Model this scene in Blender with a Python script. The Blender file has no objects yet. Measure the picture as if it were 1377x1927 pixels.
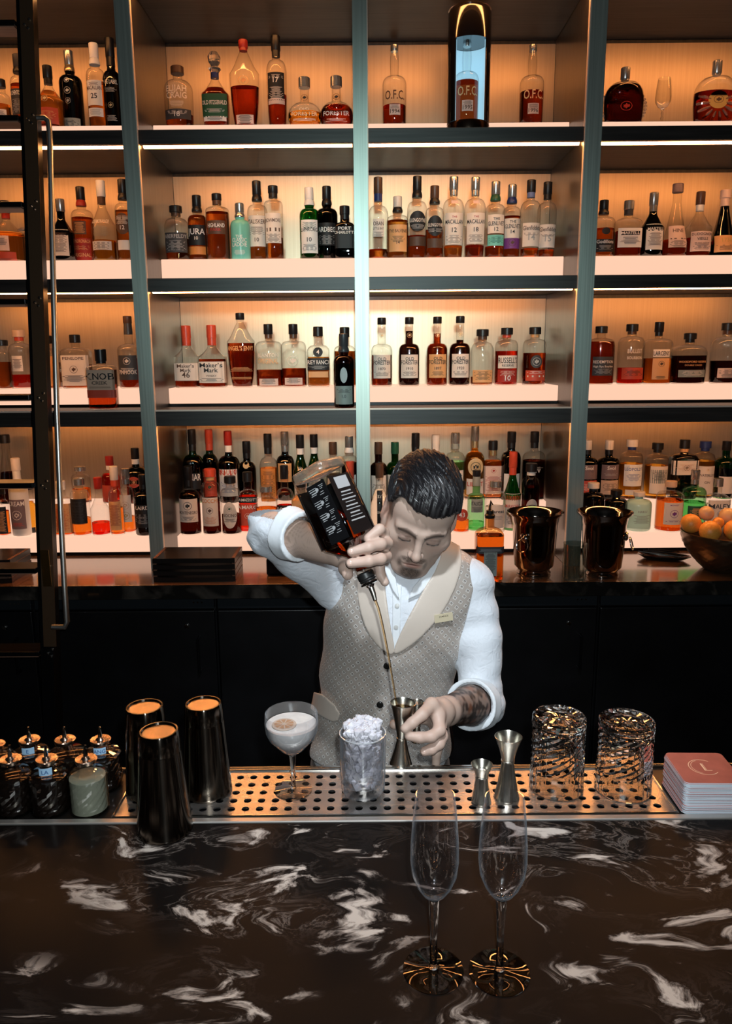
import bpy, bmesh, math, random
import numpy as np
from mathutils import Vector, Matrix
R = math.radians
PI = math.pi
scene = bpy.context.scene
COL = scene.collection

# ------------------------------------------------------------------ camera
CZ, FPX, CX, CY = 1.81, 1430.0, 688.5, 963.5
PITCH, ROLL = math.atan(.205), R(0.45)
_f = np.array([0, math.cos(PITCH), -math.sin(PITCH)])
_u = np.array([0, math.sin(PITCH), math.cos(PITCH)])
_r = np.array([1.0, 0, 0])
RV = _r*math.cos(ROLL) - _u*math.sin(ROLL)
UV_ = _u*math.cos(ROLL) + _r*math.sin(ROLL)
cam_data = bpy.data.cameras.new('camera')
cam = bpy.data.objects.new('camera', cam_data)
COL.objects.link(cam)
cam_data.sensor_fit = 'HORIZONTAL'
cam_data.sensor_width = 36.0
cam_data.lens = 36.0*FPX/1377.0
cam_data.clip_start = .05
m = Matrix.Identity(4)
for i, v in enumerate((RV, UV_, -_f)):
    for j in range(3):
        m[j][i] = v[j]
m.translation = (0, 0, CZ)
cam.matrix_world = m
scene.camera = cam

# ------------------------------------------------------------------ world, exposure, lights
w = bpy.data.worlds.new('world'); scene.world = w
w.use_nodes = True
w.node_tree.nodes['Background'].inputs[0].default_value = (.5, .55, .65, 1)
w.node_tree.nodes['Background'].inputs[1].default_value = .02
scene.view_settings.view_transform = 'Standard'
scene.view_settings.look = 'None'
scene.view_settings.gamma = 1.0
scene.view_settings.exposure = 0.2
scene.view_settings.use_curve_mapping = False
scene.cycles.max_bounces = 14
scene.cycles.transparent_max_bounces = 40
scene.cycles.transmission_bounces = 10
scene.cycles.glossy_bounces = 5
scene.cycles.diffuse_bounces = 3
scene.cycles.caustics_refractive = False
scene.cycles.caustics_reflective = False
scene.cycles.sample_clamp_indirect = 6.0


def lamp(name, kind, loc, target, power, color, size=.1, spot=60, blend=.5, sy=None):
    d = bpy.data.lights.new(name, kind)
    d.energy = power
    d.color = color
    if kind == 'AREA':
        d.size = size
        if sy:
            d.shape = 'RECTANGLE'; d.size_y = sy
    else:
        d.shadow_soft_size = size
    if kind == 'SPOT':
        d.spot_size = R(spot); d.spot_blend = blend
    o = bpy.data.objects.new(name, d)
    COL.objects.link(o)
    o.location = loc
    o.rotation_euler = (Vector(target)-Vector(loc)).to_track_quat('-Z', 'Y').to_euler()
    return o


# the phone's flash at the lens, and the cool white ceiling spot over the bar
lamp('flash_light', 'POINT', (.03, .0, 1.87), (0, 1, 1.8), 44, (.88, .97, 1.0), .012)
lamp('ceiling_spot_light', 'SPOT', (.12, .45, 2.95), (.06, 1.50, 1.15), 105, (.84, .93, 1.0), .05, 44, .8)
lamp('ceiling_wash_light', 'SPOT', (.0, -1.2, 2.45), (0, 2.9, 1.95), 190, (.70, 1.0, .97), .12, 27, 1.)  # unseen wash below ceiling height, added to cool the centre bays
for _x in (-.75, .75):
    lamp('ceiling_counter_light', 'SPOT', (_x, .75, 3.1), (_x*.6, 1.0, 1.07), 9, (1.0, .86, .76), .05, 60, .9)


def PY(px, py, Y):
    """point seen at a pixel of the photograph, on the upright plane at depth Y"""
    d = _f + RV*((px-CX)/FPX) - UV_*((py-CY)/FPX)
    return Vector(d*(Y/d[1])) + Vector((0, 0, CZ))


def PZ(px, py, Z):
    """the same on the level plane at height Z"""
    d = _f + RV*((px-CX)/FPX) - UV_*((py-CY)/FPX)
    return Vector(d*((Z-CZ)/d[2])) + Vector((0, 0, CZ))


def pxm(Y, z=1.5):
    """metres per pixel at depth Y"""
    return (Y*_f[1] + (z-CZ)*_f[2])/FPX


# ------------------------------------------------------------------ materials
MATS = {}


def nt(name):
    mt = bpy.data.materials.new(name)
    mt.use_nodes = True
    return mt, mt.node_tree.nodes, mt.node_tree.links, mt.node_tree.nodes['Principled BSDF']


def mat(name, col, rough=.5, metal=0., spec=.5, coat=0., emit=None, es=0., trans=0., ior=1.45, aniso=0, sheen=0):
    if name in MATS:
        return MATS[name]
    mt, n, l, b = nt(name)
    b.inputs['Base Color'].default_value = (*col, 1)
    b.inputs['Roughness'].default_value = rough
    b.inputs['Metallic'].default_value = metal
    b.inputs['Specular IOR Level'].default_value = spec
    b.inputs['Coat Weight'].default_value = coat
    b.inputs['Coat Roughness'].default_value = .08
    b.inputs['Transmission Weight'].default_value = trans
    b.inputs['IOR'].default_value = ior
    b.inputs['Anisotropic'].default_value = aniso
    b.inputs['Sheen Weight'].default_value = sheen
    if emit:
        b.inputs['Emission Color'].default_value = (*emit, 1)
        b.inputs['Emission Strength'].default_value = es
    MATS[name] = mt
    return mt


def noise_mat(name, c1, c2, scale=(1, 1, 1), nscale=8, rough=.5, metal=0., bump=0., detail=6, dist=0., lo=.35, hi=.65, coat=0., rvar=0.):
    """two colours mixed by a stretched noise in object space, with fine relief"""
    if name in MATS:
        return MATS[name]
    mt, n, l, b = nt(name)
    tc = n.new('ShaderNodeTexCoord'); mp = n.new('ShaderNodeMapping')
    mp.inputs['Scale'].default_value = scale
    l.new(tc.outputs['Object'], mp.inputs[0])
    nz = n.new('ShaderNodeTexNoise')
    nz.inputs['Scale'].default_value = nscale; nz.inputs['Detail'].default_value = detail
    nz.inputs['Distortion'].default_value = dist
    l.new(mp.outputs[0], nz.inputs['Vector'])
    cr = n.new('ShaderNodeValToRGB')
    cr.color_ramp.elements[0].position = lo; cr.color_ramp.elements[0].color = (*c1, 1)
    cr.color_ramp.elements[1].position = hi; cr.color_ramp.elements[1].color = (*c2, 1)
    l.new(nz.outputs[0], cr.inputs[0]); l.new(cr.outputs[0], b.inputs['Base Color'])
    b.inputs['Roughness'].default_value = rough
    b.inputs['Metallic'].default_value = metal
    b.inputs['Coat Weight'].default_value = coat
    if rvar:
        mr = n.new('ShaderNodeMapRange')
        mr.inputs[3].default_value = rough-rvar; mr.inputs[4].default_value = rough+rvar
        l.new(nz.outputs[0], mr.inputs[0]); l.new(mr.outputs[0], b.inputs['Roughness'])
    if bump:
        bp = n.new('ShaderNodeBump'); bp.inputs['Strength'].default_value = bump; bp.inputs['Distance'].default_value = .002
        l.new(nz.outputs[0], bp.inputs['Height']); l.new(bp.outputs[0], b.inputs['Normal'])
    MATS[name] = mt
    return mt


def thin_glass(name, tint=(1, 1, 1), edge=(.5, .5, .5), refl=.10, rough=.02):
    """a thin-walled glass shell: tinted see-through with a fresnel reflection and a darker rim"""
    if name in MATS:
        return MATS[name]
    mt, n, l, b = nt(name)
    n.remove(b)
    out = n['Material Output']
    tr = n.new('ShaderNodeBsdfTransparent'); gl = n.new('ShaderNodeBsdfGlossy')
    gl.inputs['Roughness'].default_value = rough
    gl.inputs['Color'].default_value = (1, 1, 1, 1)
    lw = n.new('ShaderNodeLayerWeight'); lw.inputs['Blend'].default_value = .35
    mc = n.new('ShaderNodeMix'); mc.data_type = 'RGBA'
    mc.inputs[6].default_value = (*tint, 1); mc.inputs[7].default_value = (*edge, 1)
    pw = n.new('ShaderNodeMath'); pw.operation = 'POWER'; pw.inputs[1].default_value = 2.2
    l.new(lw.outputs['Facing'], pw.inputs[0])
    l.new(pw.outputs[0], mc.inputs[0]); l.new(mc.outputs[2], tr.inputs[0])
    fr = n.new('ShaderNodeMath'); fr.operation = 'MULTIPLY_ADD'; fr.inputs[1].default_value = .75; fr.inputs[2].default_value = refl*.4
    p2 = n.new('ShaderNodeMath'); p2.operation = 'POWER'; p2.inputs[1].default_value = 3.2
    l.new(lw.outputs['Facing'], p2.inputs[0]); l.new(p2.outputs[0], fr.inputs[0])
    mx = n.new('ShaderNodeMixShader')
    l.new(fr.outputs[0], mx.inputs[0]); l.new(tr.outputs[0], mx.inputs[1]); l.new(gl.outputs[0], mx.inputs[2])
    l.new(mx.outputs[0], out.inputs[0])
    MATS[name] = mt
    return mt


def add_rim_glint(mt, power, color=(.75, .85, .95)):
    """bright rim glints put into the glass as a pale diffuse edge"""
    _n, _l = mt.node_tree.nodes, mt.node_tree.links
    _out = _n['Material Output']; _src = _out.inputs[0].links[0].from_socket
    _d = _n.new('ShaderNodeBsdfDiffuse'); _d.inputs[0].default_value = (*color, 1)
    _w = _n.new('ShaderNodeLayerWeight'); _w.inputs['Blend'].default_value = .5
    _p = _n.new('ShaderNodeMath'); _p.operation = 'POWER'; _p.inputs[1].default_value = power
    _m = _n.new('ShaderNodeMixShader')
    _l.new(_w.outputs['Facing'], _p.inputs[0]); _l.new(_p.outputs[0], _m.inputs[0]); _l.new(_src, _m.inputs[1]); _l.new(_d.outputs[0], _m.inputs[2]); _l.new(_m.outputs[0], _out.inputs[0])
    return mt


def liquid(name, col, rough=0., ior=1.34):
    if name in MATS:
        return MATS[name]
    mt, n, l, b = nt(name)
    n.remove(b)
    g = n.new('ShaderNodeBsdfGlass')
    g.inputs['Color'].default_value = (*col, 1); g.inputs['IOR'].default_value = ior; g.inputs['Roughness'].default_value = rough
    l.new(g.outputs[0], n['Material Output'].inputs[0])
    MATS[name] = mt
    return mt


M_metal_post = noise_mat('brushed_steel', (.36, .42, .38), (.46, .53, .48), (60, 60, .6), 3, .44, .75, .03)
M_edge = mat('champagne_trim', (.88, .68, .56), .4, .1)
M_wood = noise_mat('dark_veneer', (.012, .010, .009), (.030, .025, .022), (30, 30, 1.2), 3, .34, .0, .12, coat=.2)
M_woodh = noise_mat('dark_veneer_level', (.012, .010, .009), (.032, .027, .024), (1.2, 30, 30), 3, .44, .0, .12)
M_back = noise_mat('brushed_brass_sheet', (.47, .36, .255), (.51, .395, .285), (60, 60, .5), 3, .38, .8, .0)
M_black = noise_mat('black_lacquer', (.003, .003, .0035), (.006, .006, .007), (1, 1, 1), 6, .35, 0, 0)
M_blackmetal = mat('black_metal', (.008, .008, .009), .32, .6)
M_steel = mat('polished_steel', (.62, .61, .58), .14, 1.)
M_chrome = mat('chrome', (.75, .75, .74), .07, 1.)
M_led = mat('warm_led', (1, 1, 1), emit=(1.0, .40, .12), es=32.)
M_glow = mat('backlit_acrylic', (.12, .10, .08), .5, emit=(1.0, .61, .43), es=.84)
M_clear = thin_glass('clear_glass', (.97, .97, .96), (.45, .42, .40), .12)


# ------------------------------------------------------------------ mesh helpers
def tag(o, label=None, cat=None, group=None, kind=None):
    for k, v in (('label', label), ('category', cat), ('group', group), ('kind', kind)):
        if v:
            o[k] = v
    return o


def empty(name, loc=(0, 0, 0), rz=0, label=None, cat=None, group=None):
    o = bpy.data.objects.new(name, None)
    COL.objects.link(o)
    o.location = loc; o.rotation_euler = (0, 0, rz); o.empty_display_size = .02
    return tag(o, label, cat, group)


def link_mesh(name, verts, faces, mt, parent=None, smooth=False, mats=None, fmat=None, sharp=None):
    me = bpy.data.meshes.new(name)
    me.from_pydata([tuple(v) for v in verts], [], faces)
    for q in (mats or [mt]):
        me.materials.append(q)
    if fmat is not None:
        me.polygons.foreach_set('material_index', fmat)
    if smooth:
        me.polygons.foreach_set('use_smooth', [True]*len(me.polygons))
    me.update()
    if smooth and sharp:
        me.set_sharp_from_angle(angle=R(sharp))
    o = bpy.data.objects.new(name, me)
    COL.objects.link(o)
    if parent is not None:
        o.parent = parent
    return o


class MB:
    """collects shapes for ONE mesh object"""
    def __init__(s):
        s.v = []; s.f = []; s.m = []

    def add(s, vs, fs, mi=0):
        b = len(s.v)
        s.v += [tuple(v) for v in vs]
        s.f += [tuple(i+b for i in f) for f in fs]
        s.m += [mi]*len(fs)
        return s

    def box(s, x0, x1, y0, y1, z0, z1, mi=0, bev=0., M=None):
        if bev > 0:
            bm = bmesh.new()
            bmesh.ops.create_cube(bm, size=1)
            for v in bm.verts:
                v.co = Vector(((x0+x1)/2+v.co.x*(x1-x0), (y0+y1)/2+v.co.y*(y1-y0), (z0+z1)/2+v.co.z*(z1-z0)))
            bmesh.ops.bevel(bm, geom=bm.edges[:], offset=bev, segments=2, affect='EDGES', profile=.5)
            bm.verts.index_update()
            vs = [v.co.copy() for v in bm.verts]; fs = [[v.index for v in f.verts] for f in bm.faces]
            bm.free()
        else:
            vs = [Vector((x, y, z)) for z in (z0, z1) for y in (y0, y1) for x in (x0, x1)]
            fs = [(0, 2, 3, 1), (4, 5, 7, 6), (0, 1, 5, 4), (2, 6, 7, 3), (0, 4, 6, 2), (1, 3, 7, 5)]
        if M is not None:
            vs = [M @ v for v in vs]
        return s.add(vs, fs, mi)

    def lathe(s, prof, seg=32, c=(0, 0, 0), mi=0, n=2., dy=1., M=None, cap=True, nfun=None, ang0=0.):
        """prof: (z, r) list bottom to top; n: superellipse exponent of the section; dy: depth / width"""
        vs = []; fs = []
        for k, (z, r) in enumerate(prof):
            nn = nfun(z) if nfun else n
            for i in range(seg):
                a = 2*PI*(i+.5)/seg + ang0
                ca, sa = math.cos(a), math.sin(a)
                q = 1. if nn == 2 else (abs(ca)**nn+abs(sa)**nn)**(-1/nn)
                vs.append(Vector((c[0]+r*q*ca, c[1]+r*q*sa*dy, c[2]+z)))
        K = len(prof)
        for k in range(K-1):
            for i in range(seg):
                j = (i+1) % seg
                fs.append((k*seg+i, k*seg+j, (k+1)*seg+j, (k+1)*seg+i))
        if cap:
            if prof[0][1] > 1e-6:
                fs.append(tuple(range(seg))[::-1])
            if prof[-1][1] > 1e-6:
                fs.append(tuple((K-1)*seg+i for i in range(seg)))
        if M is not None:
            vs = [M @ v for v in vs]
        return s.add(vs, fs, mi)

    def tube(s, pts, r, seg=10, mi=0, closed=False):
        pts = [Vector(p) for p in pts]
        rs = r if isinstance(r, (list, tuple)) else [r]*len(pts)
        vs = []; fs = []
        up = None
        N = len(pts)
        for k, p in enumerate(pts):
            if closed:
                t = (pts[(k+1) % N]-pts[k-1]).normalized()
            else:
                t = (pts[min(k+1, N-1)]-pts[max(k-1, 0)]).normalized()
            if up is None:
                up = t.orthogonal().normalized()
            up = (up-t*up.dot(t)).normalized()
            sd = t.cross(up)
            for i in range(seg):
                a = 2*PI*i/seg
                vs.append(p+(up*math.cos(a)+sd*math.sin(a))*rs[k])
        for k in range(N if closed else N-1):
            k2 = (k+1) % N
            for i in range(seg):
                j = (i+1) % seg
                fs.append((k*seg+i, k*seg+j, k2*seg+j, k2*seg+i))
        if not closed:
            fs.append(tuple(range(seg))[::-1]); fs.append(tuple((N-1)*seg+i for i in range(seg)))
        return s.add(vs, fs, mi)

    def build(s, name, mt, parent=None, smooth=False, mats=None, sharp=35):
        return link_mesh(name, s.v, s.f, mt, parent, smooth, mats, s.m if mats else None, sharp)


# ------------------------------------------------------------------ lettering
_TXT = {}


def text_geo(txt):
    """triangles of a string, x from -w/2 to w/2 at cap height 1"""
    if txt in _TXT:
        return _TXT[txt]
    cu = bpy.data.curves.new('t', 'FONT')
    cu.body = txt; cu.size = 1.0; cu.align_x = 'CENTER'; cu.resolution_u = 2
    cu.offset = .012
    o = bpy.data.objects.new('t', cu)
    COL.objects.link(o)
    dg = bpy.context.evaluated_depsgraph_get()
    me = bpy.data.meshes.new_from_object(o.evaluated_get(dg))
    vs = [(v.co.x/.72, v.co.y/.72) for v in me.vertices]
    fs = [tuple(p.vertices) for p in me.polygons]
    bpy.data.meshes.remove(me)
    bpy.data.objects.remove(o); bpy.data.curves.remove(cu)
    if vs:
        mx = (min(v[0] for v in vs)+max(v[0] for v in vs))/2
        vs = [(v[0]-mx, v[1]) for v in vs]
        wd = max(v[0] for v in vs)*2
    else:
        wd = 1
    _TXT[txt] = (vs, fs, wd)
    return _TXT[txt]


def flat_text(name, txt, height, M, mt, parent=None, thick=0., maxw=None):
    vs, fs, wd = text_geo(txt)
    sx = height
    if maxw and wd*height > maxw:
        sx = maxw/wd
    V = [M @ Vector((x*sx, y*height, 0)) for x, y in vs]
    return link_mesh(name, V, fs, mt, parent)
# ------------------------------------------------------------------ setting: room
def struct(name, mb, mt, **k):
    o = mb.build(name, mt, **k); o['kind'] = 'structure'; return o


struct('floor', MB().box(-2.6, 2.6, -2.8, 3.35, -.05, 0), noise_mat('dark_floor', (.01, .009, .008), (.02, .018, .016), nscale=5, rough=.5))
struct('ceiling', MB().box(-2.6, 2.6, -2.8, 3.35, 3.4, 3.45), mat('ceiling_paint', (.02, .02, .02), .8))
struct('wall_back', MB().box(-2.6, 2.6, 3.2, 3.3, 0, 3.4), mat('dark_wall_paint', (.02, .02, .02), .8))
struct('wall_left', MB().box(-2.6, -2.5, -2.8, 3.2, 0, 3.4), MATS['dark_wall_paint'])
struct('wall_right', MB().box(2.5, 2.6, -2.8, 3.2, 0, 3.4), MATS['dark_wall_paint'])
struct('wall_front', MB().box(-2.5, 2.5, -2.8, -2.7, 0, 3.4), MATS['dark_wall_paint'])

# ------------------------------------------------------------------ the shelving
YF, YB = 2.66, 3.12
POSTS = [(-1.62, -1.575), (-.777, -.733), (-.030, .013), (.721, .771), (1.575, 1.62)]
SHELVES = [(2.945, 2.99), (2.492, 2.535), (2.029, 2.072), (1.576, 1.631)]
ZC = 1.06                                    # back counter
sh = empty('bar_shelving', (0, YF, ZC), label='tall dark back-bar shelving with steel uprights and lit shelves behind the barman', cat='shelving')


def ch(o, root=sh):
    o.parent = root
    o.matrix_parent_inverse = root.matrix_basis.inverted()
    return o


for i, (x0, x1) in enumerate(POSTS):
    up_ = MB().box(x0, x1, YF, YB, ZC, 3.1, bev=.001).build('upright', M_wood)
    ch(up_)
    ff = MB().box(x0-.0015, x1+.0015, YF-.006, YF-.0005, ZC, 3.1).build('upright_facing', M_metal_post, up_)
    if i < 3 and i > 0:
        MB().box(x1+.0002, x1+.004, YF-.004, YF+.012, ZC, 3.1).build('edge_trim', M_edge, up_)
    if i == 3:
        MB().box(x0-.004, x0-.0002, YF-.004, YF+.012, ZC, 3.1).build('edge_trim', M_edge, up_)
for (z0, z1) in SHELVES:
    for i in range(4):
        a, b = POSTS[i][1], POSTS[i+1][0]
        s_ = MB().box(a+.0004, b-.0004, YF+.024, YB, z0+.012, z1, bev=.0015).build('shelf', M_woodh)
        ch(s_)
        MB().box(a+.0004, b-.0004, YF+.004, YF+.0238, z0, z1, bev=.001).build('fascia', M_woodh, s_)
        if z0 < 1.7:
            MB().box(a, b, YF, YF+.0038, z1-.004, z1+.002).build('edge_trim', M_edge, s_)
        # light strip in a steel channel behind the fascia
        MB().box(a+.002, b-.002, YF+.0242, YF+.062, z0+.0095, z0+.0118).build('light_channel', M_steel, s_)
        mb = MB()
        mb.add([(x, YF+yy, z0+zz) for x in (a+.006, b-.006) for yy, zz in ((.036, .009), (.050, -.0015), (.056, -.0015), (.056, .009))], [(0, 1, 5, 4), (1, 2, 6, 5), (2, 3, 7, 6), (3, 0, 4, 7), (0, 3, 2, 1), (4, 5, 6, 7)])
        mb.build('led_strip', M_led, s_)
ZR = [3.1, 2.945, 2.492, 2.029, 1.576, ZC]
for i in range(4):
    a, b = POSTS[i][1], POSTS[i+1][0]
    for k in range(1, 5):
        z0 = ZR[k+1] + (.045 if k < 4 else 0)
        ch(MB().box(a+.001, b-.001, YB+.001, YB+.006, z0, ZR[k]-.001).build('back_panel', M_back))
ch(MB().box(POSTS[0][0], POSTS[-1][1], YB+.007, 3.195, ZC, 3.1).build('carcass', M_wood))

# glowing risers: one in each bay of each row; the lowest row has a second, higher tier
ROWN = ['top', 'second', 'third', 'bottom']
BAYN = ['far left bay', 'centre left bay', 'centre right bay', 'far right bay']
RIS = [(2.535, 2.602), (2.072, 2.156), (1.641, 1.698), (1.072, 1.134)]
RTOP = [r[1] for r in RIS]
YRF = 2.86
TIER2 = 1.238


def riser(a, b, y0, y1, z0, z1, zb, label, grp):
    r = empty('light_riser', ((a+b)/2, (y0+y1)/2, zb+.0004), label=label, cat='lit riser', group=grp)
    cx, cy = (a+b)/2, (y0+y1)/2
    o = MB().box(a-cx+.003, b-cx-.003, y0-cy, y1-cy, z0-zb+.0005, z1-zb, bev=.002).build('diffuser', M_glow, r)
    if z0-zb > .003:
        MB().box(a-cx+.003, b-cx-.003, y0-cy+.002, y1-cy, 0, z0-zb).build('base_rail', M_blackmetal, r)
    return r


for i in range(4):
    a, b = POSTS[i][1], POSTS[i+1][0]
    for k in range(4):
        z0, z1 = RIS[k]
        zb = [2.535, 2.072, 1.631, ZC][k]
        yb = YB-.004 if k < 3 else 2.973
        riser(a, b, YRF, yb, z0, z1, zb, 'glowing light riser along the %s row of the %s%s' % (ROWN[k], BAYN[i], ', front step' if k == 3 else ''), 'glowing risers under the bottles')
    riser(a, b, 2.975, YB-.004, ZC+.002, TIER2, ZC, 'glowing light riser, higher rear step of the bottom row, %s' % BAYN[i], 'glowing risers under the bottles')

# ------------------------------------------------------------------ back counter, cabinets
M_stone = noise_mat('black_veined_stone', (.010, .009, .008), (.075, .062, .052), (1, 3.5, 1), 5, .16, 0, 0, detail=10, dist=2.2, lo=.47, hi=.74, coat=.5)
bc = MB().box(-1.75, 1.75, 2.462, 3.195, 1.018, 1.0595, bev=.002).build('back_counter', noise_mat('dark_oiled_wood_top', (.07, .032, .014), (.17, .085, .042), (1.5, 22, 22), 3, .22, 0, .12, coat=1.))
tag(bc, 'long dark polished back counter under the shelves', 'counter')
nosing = MB().box(-1.75, 1.75, 2.455, 2.4615, 1.012, 1.0595).build('nosing', M_stone, bc)
xs = [-1.75, -1.15, -.52, .14, .80, 1.75]
for i in range(5):
    a, b = xs[i]+.002, xs[i+1]-.002
    c_ = empty('base_cabinet', ((a+b)/2, 2.83, 0), label='black undercounter cabinet, %s, beneath the back counter' % ['far left end behind the ladder', 'left of the barman', 'directly behind the barman', 'right of the barman', 'far right end'][i], cat='cabinet', group='black undercounter cabinets')
    hw = (b-a)/2
    MB().box(-hw, hw, -.31, .35, .10, 1.010).build('body', M_black, c_)
    MB().box(-hw+.01, hw-.01, -.27, .35, .0, .0995).build('toe_kick', M_blackmetal, c_)
    d_ = MB().box(-hw+.004, hw-.004, -.332, -.3105, .115, .955, bev=.003).build('door', M_black, c_)
    mb = MB()
    mb.tube([(hw-.06, -.333, .86), (hw-.06, -.356, .86), (hw-.06, -.358, .80), (hw-.06, -.356, .74), (hw-.06, -.333, .74)], .005, 8)
    mb.build('handle', M_blackmetal, d_, smooth=True)
    k_ = MB()
    k_.lathe([(0, .008), (.004, .0085), (.006, .006)], 16, M=Matrix.Translation((hw-.10, -.333, .9)) @ Matrix.Rotation(PI/2, 4, 'X'))
    k_.build('lock', M_steel, d_, smooth=True)
    g_ = MB().box(-hw+.004, hw-.004, -.330, -.3105, .962, 1.008, bev=.002).build('control_strip', mat('control_strip_black', (.02, .025, .03), .3, .4), c_)
    for q in range(3):
        MB().lathe([(0, .0035), (.002, .003)], 10, M=Matrix.Translation((hw-.045-.014*q, -.3305, .985)) @ Matrix.Rotation(PI/2, 4, 'X')).build('screw', M_steel, g_)
_b = MATS['dark_oiled_wood_top'].node_tree.nodes['Principled BSDF']
_b.inputs['Coat IOR'].default_value = 1.9
_b.inputs['Coat Roughness'].default_value = .10
# ------------------------------------------------------------------ bottles
GL = {
 'c': M_clear,
 'k': thin_glass('black_glass', (.03, .028, .03), (.005, .005, .006), .22),
 'g': thin_glass('green_glass', (.05, .36, .10), (.0, .04, .01), .18),
 'G': thin_glass('pale_green_glass', (.55, .85, .62), (.08, .3, .15), .14),
 'b': thin_glass('brown_glass', (.25, .09, .03), (.02, .008, .004), .2),
 't': mat('teal_painted_glass', (.20, .62, .52), .22),
 'w': mat('white_bottle_plastic', (.8, .76, .72), .35),
 'f': mat('frosted_pale_glass', (.55, .82, .70), .3, trans=.5),
 'o': thin_glass('orange_glass', (.98, .72, .45), (.5, .2, .08), .2),
}
LQ = {
 'a': liquid('amber_whisky', (.93, .58, .24)),
 'A': liquid('deep_amber_whisky', (.82, .38, .13)),
 'r': liquid('red_brown_bourbon', (.70, .22, .08)),
 'd': liquid('dark_liqueur', (.20, .05, .03)),
 'R': liquid('red_aperitif', (.92, .15, .07)),
 'o': liquid('orange_liqueur', (.96, .48, .14)),
 'y': liquid('golden_liqueur', (.95, .66, .20)),
 'p': liquid('pale_spirit', (.97, .97, .93)),
 'n': liquid('green_spirit', (.55, .92, .60)),
}
PC = dict(w=(.86, .76, .68), W=(.90, .87, .84), k=(.012, .012, .014), K=(.05, .05, .055), c=(.66, .46, .33), p=(.82, .60, .52), o=(.72, .26, .06), O=(.80, .42, .18),
          r=(.42, .03, .02), R=(.62, .08, .04), b=(.02, .04, .16), g=(.02, .10, .05), y=(.62, .40, .12), t=(.20, .62, .52), s=(.55, .55, .54), n=(.10, .05, .03),
          B=(.14, .20, .42), G=(.30, .33, .30), v=(.20, .05, .25), z=(.75, .55, .30), h=(.20, .14, .15), m=(.42, .42, .42))


def paper(c):
    return mat('label_print_'+{'W': 'white', 'w': 'cream', 'k': 'black', 'K': 'charcoal', 'c': 'kraft', 'p': 'blush', 'o': 'orange', 'O': 'peach', 'r': 'dark_red', 'R': 'red', 'b': 'navy', 'g': 'bottle_green',
                               'y': 'gold', 't': 'teal', 's': 'silver', 'n': 'brown', 'B': 'blue', 'G': 'grey', 'v': 'violet', 'z': 'brass', 'h': 'plum', 'm': 'mid_grey'}[c], PC[c], .55)


def capm(c):
    if c in 'szy':
        return mat('cap_foil_'+c, PC[c], .25, .8)
    if c == 'x':
        return mat('crystal_stopper', (.9, .88, .85), .05, trans=.9)
    return mat('cap_'+paper(c).name[12:], PC[c], .35)


# shape: hs shoulder start, hn neck start, hc cap start, neck radius, section exponent, depth ratio, base taper, shoulder power, neck bulge, cap flare
SH = {
 'std': (.60, .72, .84, .0145, 2, 1, 1, 2.2, 0, 1.08),
 'sco': (.60, .71, .83, .0135, 2, 1, 1, 2.4, .35, 1.1),
 'tap': (.60, .74, .84, .0135, 2, 1, .86, 2.2, 0, 1.1),
 'lng': (.52, .66, .80, .0140, 2, 1, 1, 2.0, 0, 1.05),
 'fst': (.50, .62, .90, .0135, 2, 1, 1, 2.4, .12, 1.1),
 'slp': (.46, .66, .80, .0135, 2, 1, 1, 1.3, 0, 1.1),
 'mkr': (.50, .64, .80, .0160, 5, .8, 1, 1.5, 0, 1.05),
 'sqr': (.66, .76, .85, .0150, 6, .7, 1, 3.0, 0, 1.25),
 'sq2': (.60, .70, .84, .0155, 6, .75, 1, 2.0, 0, 1.1),
 'apo': (.62, .80, .88, .0155, 2, 1, 1, 3.0, 0, 1.35),
 'rnd': (.58, .78, .88, .0160, 2, .8, .96, 2.3, 0, 1.35),
 'egg': (.62, .86, .91, .0130, 2, .6, .74, 1.6, 0, 1.15),
 'flt': (.52, .66, .84, .0150, 3, .45, .9, 2.4, 0, 1.3),
 'obl': (.22, .50, .80, .0150, 2, .6, .82, 2.0, 0, 1.3),
 'con': (.20, .70, .88, .0150, 2, 1, 1, 1.1, 0, 1.2),
 'ofc': (.50, .62, .92, .0125, 2, 1, .97, 2.6, .25, 1.0),
 'rem': (.40, .76, .80, .0125, 2, .45, .92, 2.2, 0, 1.2),
 'hex': (.40, .62, .82, .0150, 3, .8, 1, 1.3, 0, 1.15),
 'wax': (.66, .74, .80, .0160, 7, .62, 1, 3.5, 0, 1.15),
 'dcn': (.44, .62, .72, .0135, 4, .8, .9, 1.6, 0, 1.5),
 'jug': (.62, .74, .84, .0130, 2, .85, 1, 2.6, 0, 1.2),
 'new': (.72, .80, .90, .0150, 2, 1, 1, 3.0, 0, 1.1),
}


def bottle_profile(sh_, H, rb):
    hs, hn, hc, nr, n, dy, tp, pw, bulge, flare = SH[sh_]
    nr = min(nr, rb*.62)
    P = [(0, rb*tp*.80), (.0015, rb*tp*.93), (.006, rb*tp)]
    for k in range(1, 5):
        t = k/4
        P.append((.006+(hs*H-.006)*t, rb*(tp+(1-tp)*math.sin(t*PI/2)**.8)))
    for k in range(1, 8):
        t = k/8
        # rounded fall from body to neck
        e = (1-t**pw)**(1/pw) if pw > 1.6 else (1-t)**.9*(1-.15*math.sin(t*PI))
        tail = nr*(1+.25*(1-t))
        r = max(tail, nr + (rb-nr)*e)
        P.append((H*(hs+(hn-hs)*t), r))
    P.append((H*hn, nr*1.12))
    for k in range(1, 5):
        t = k/5
        P.append((H*(hn+(hc-hn)*t), nr*(1+bulge*math.sin(t*PI))))
    P.append((H*hc, nr)); P.append((H*(hc+.01), nr))
    return P


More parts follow.
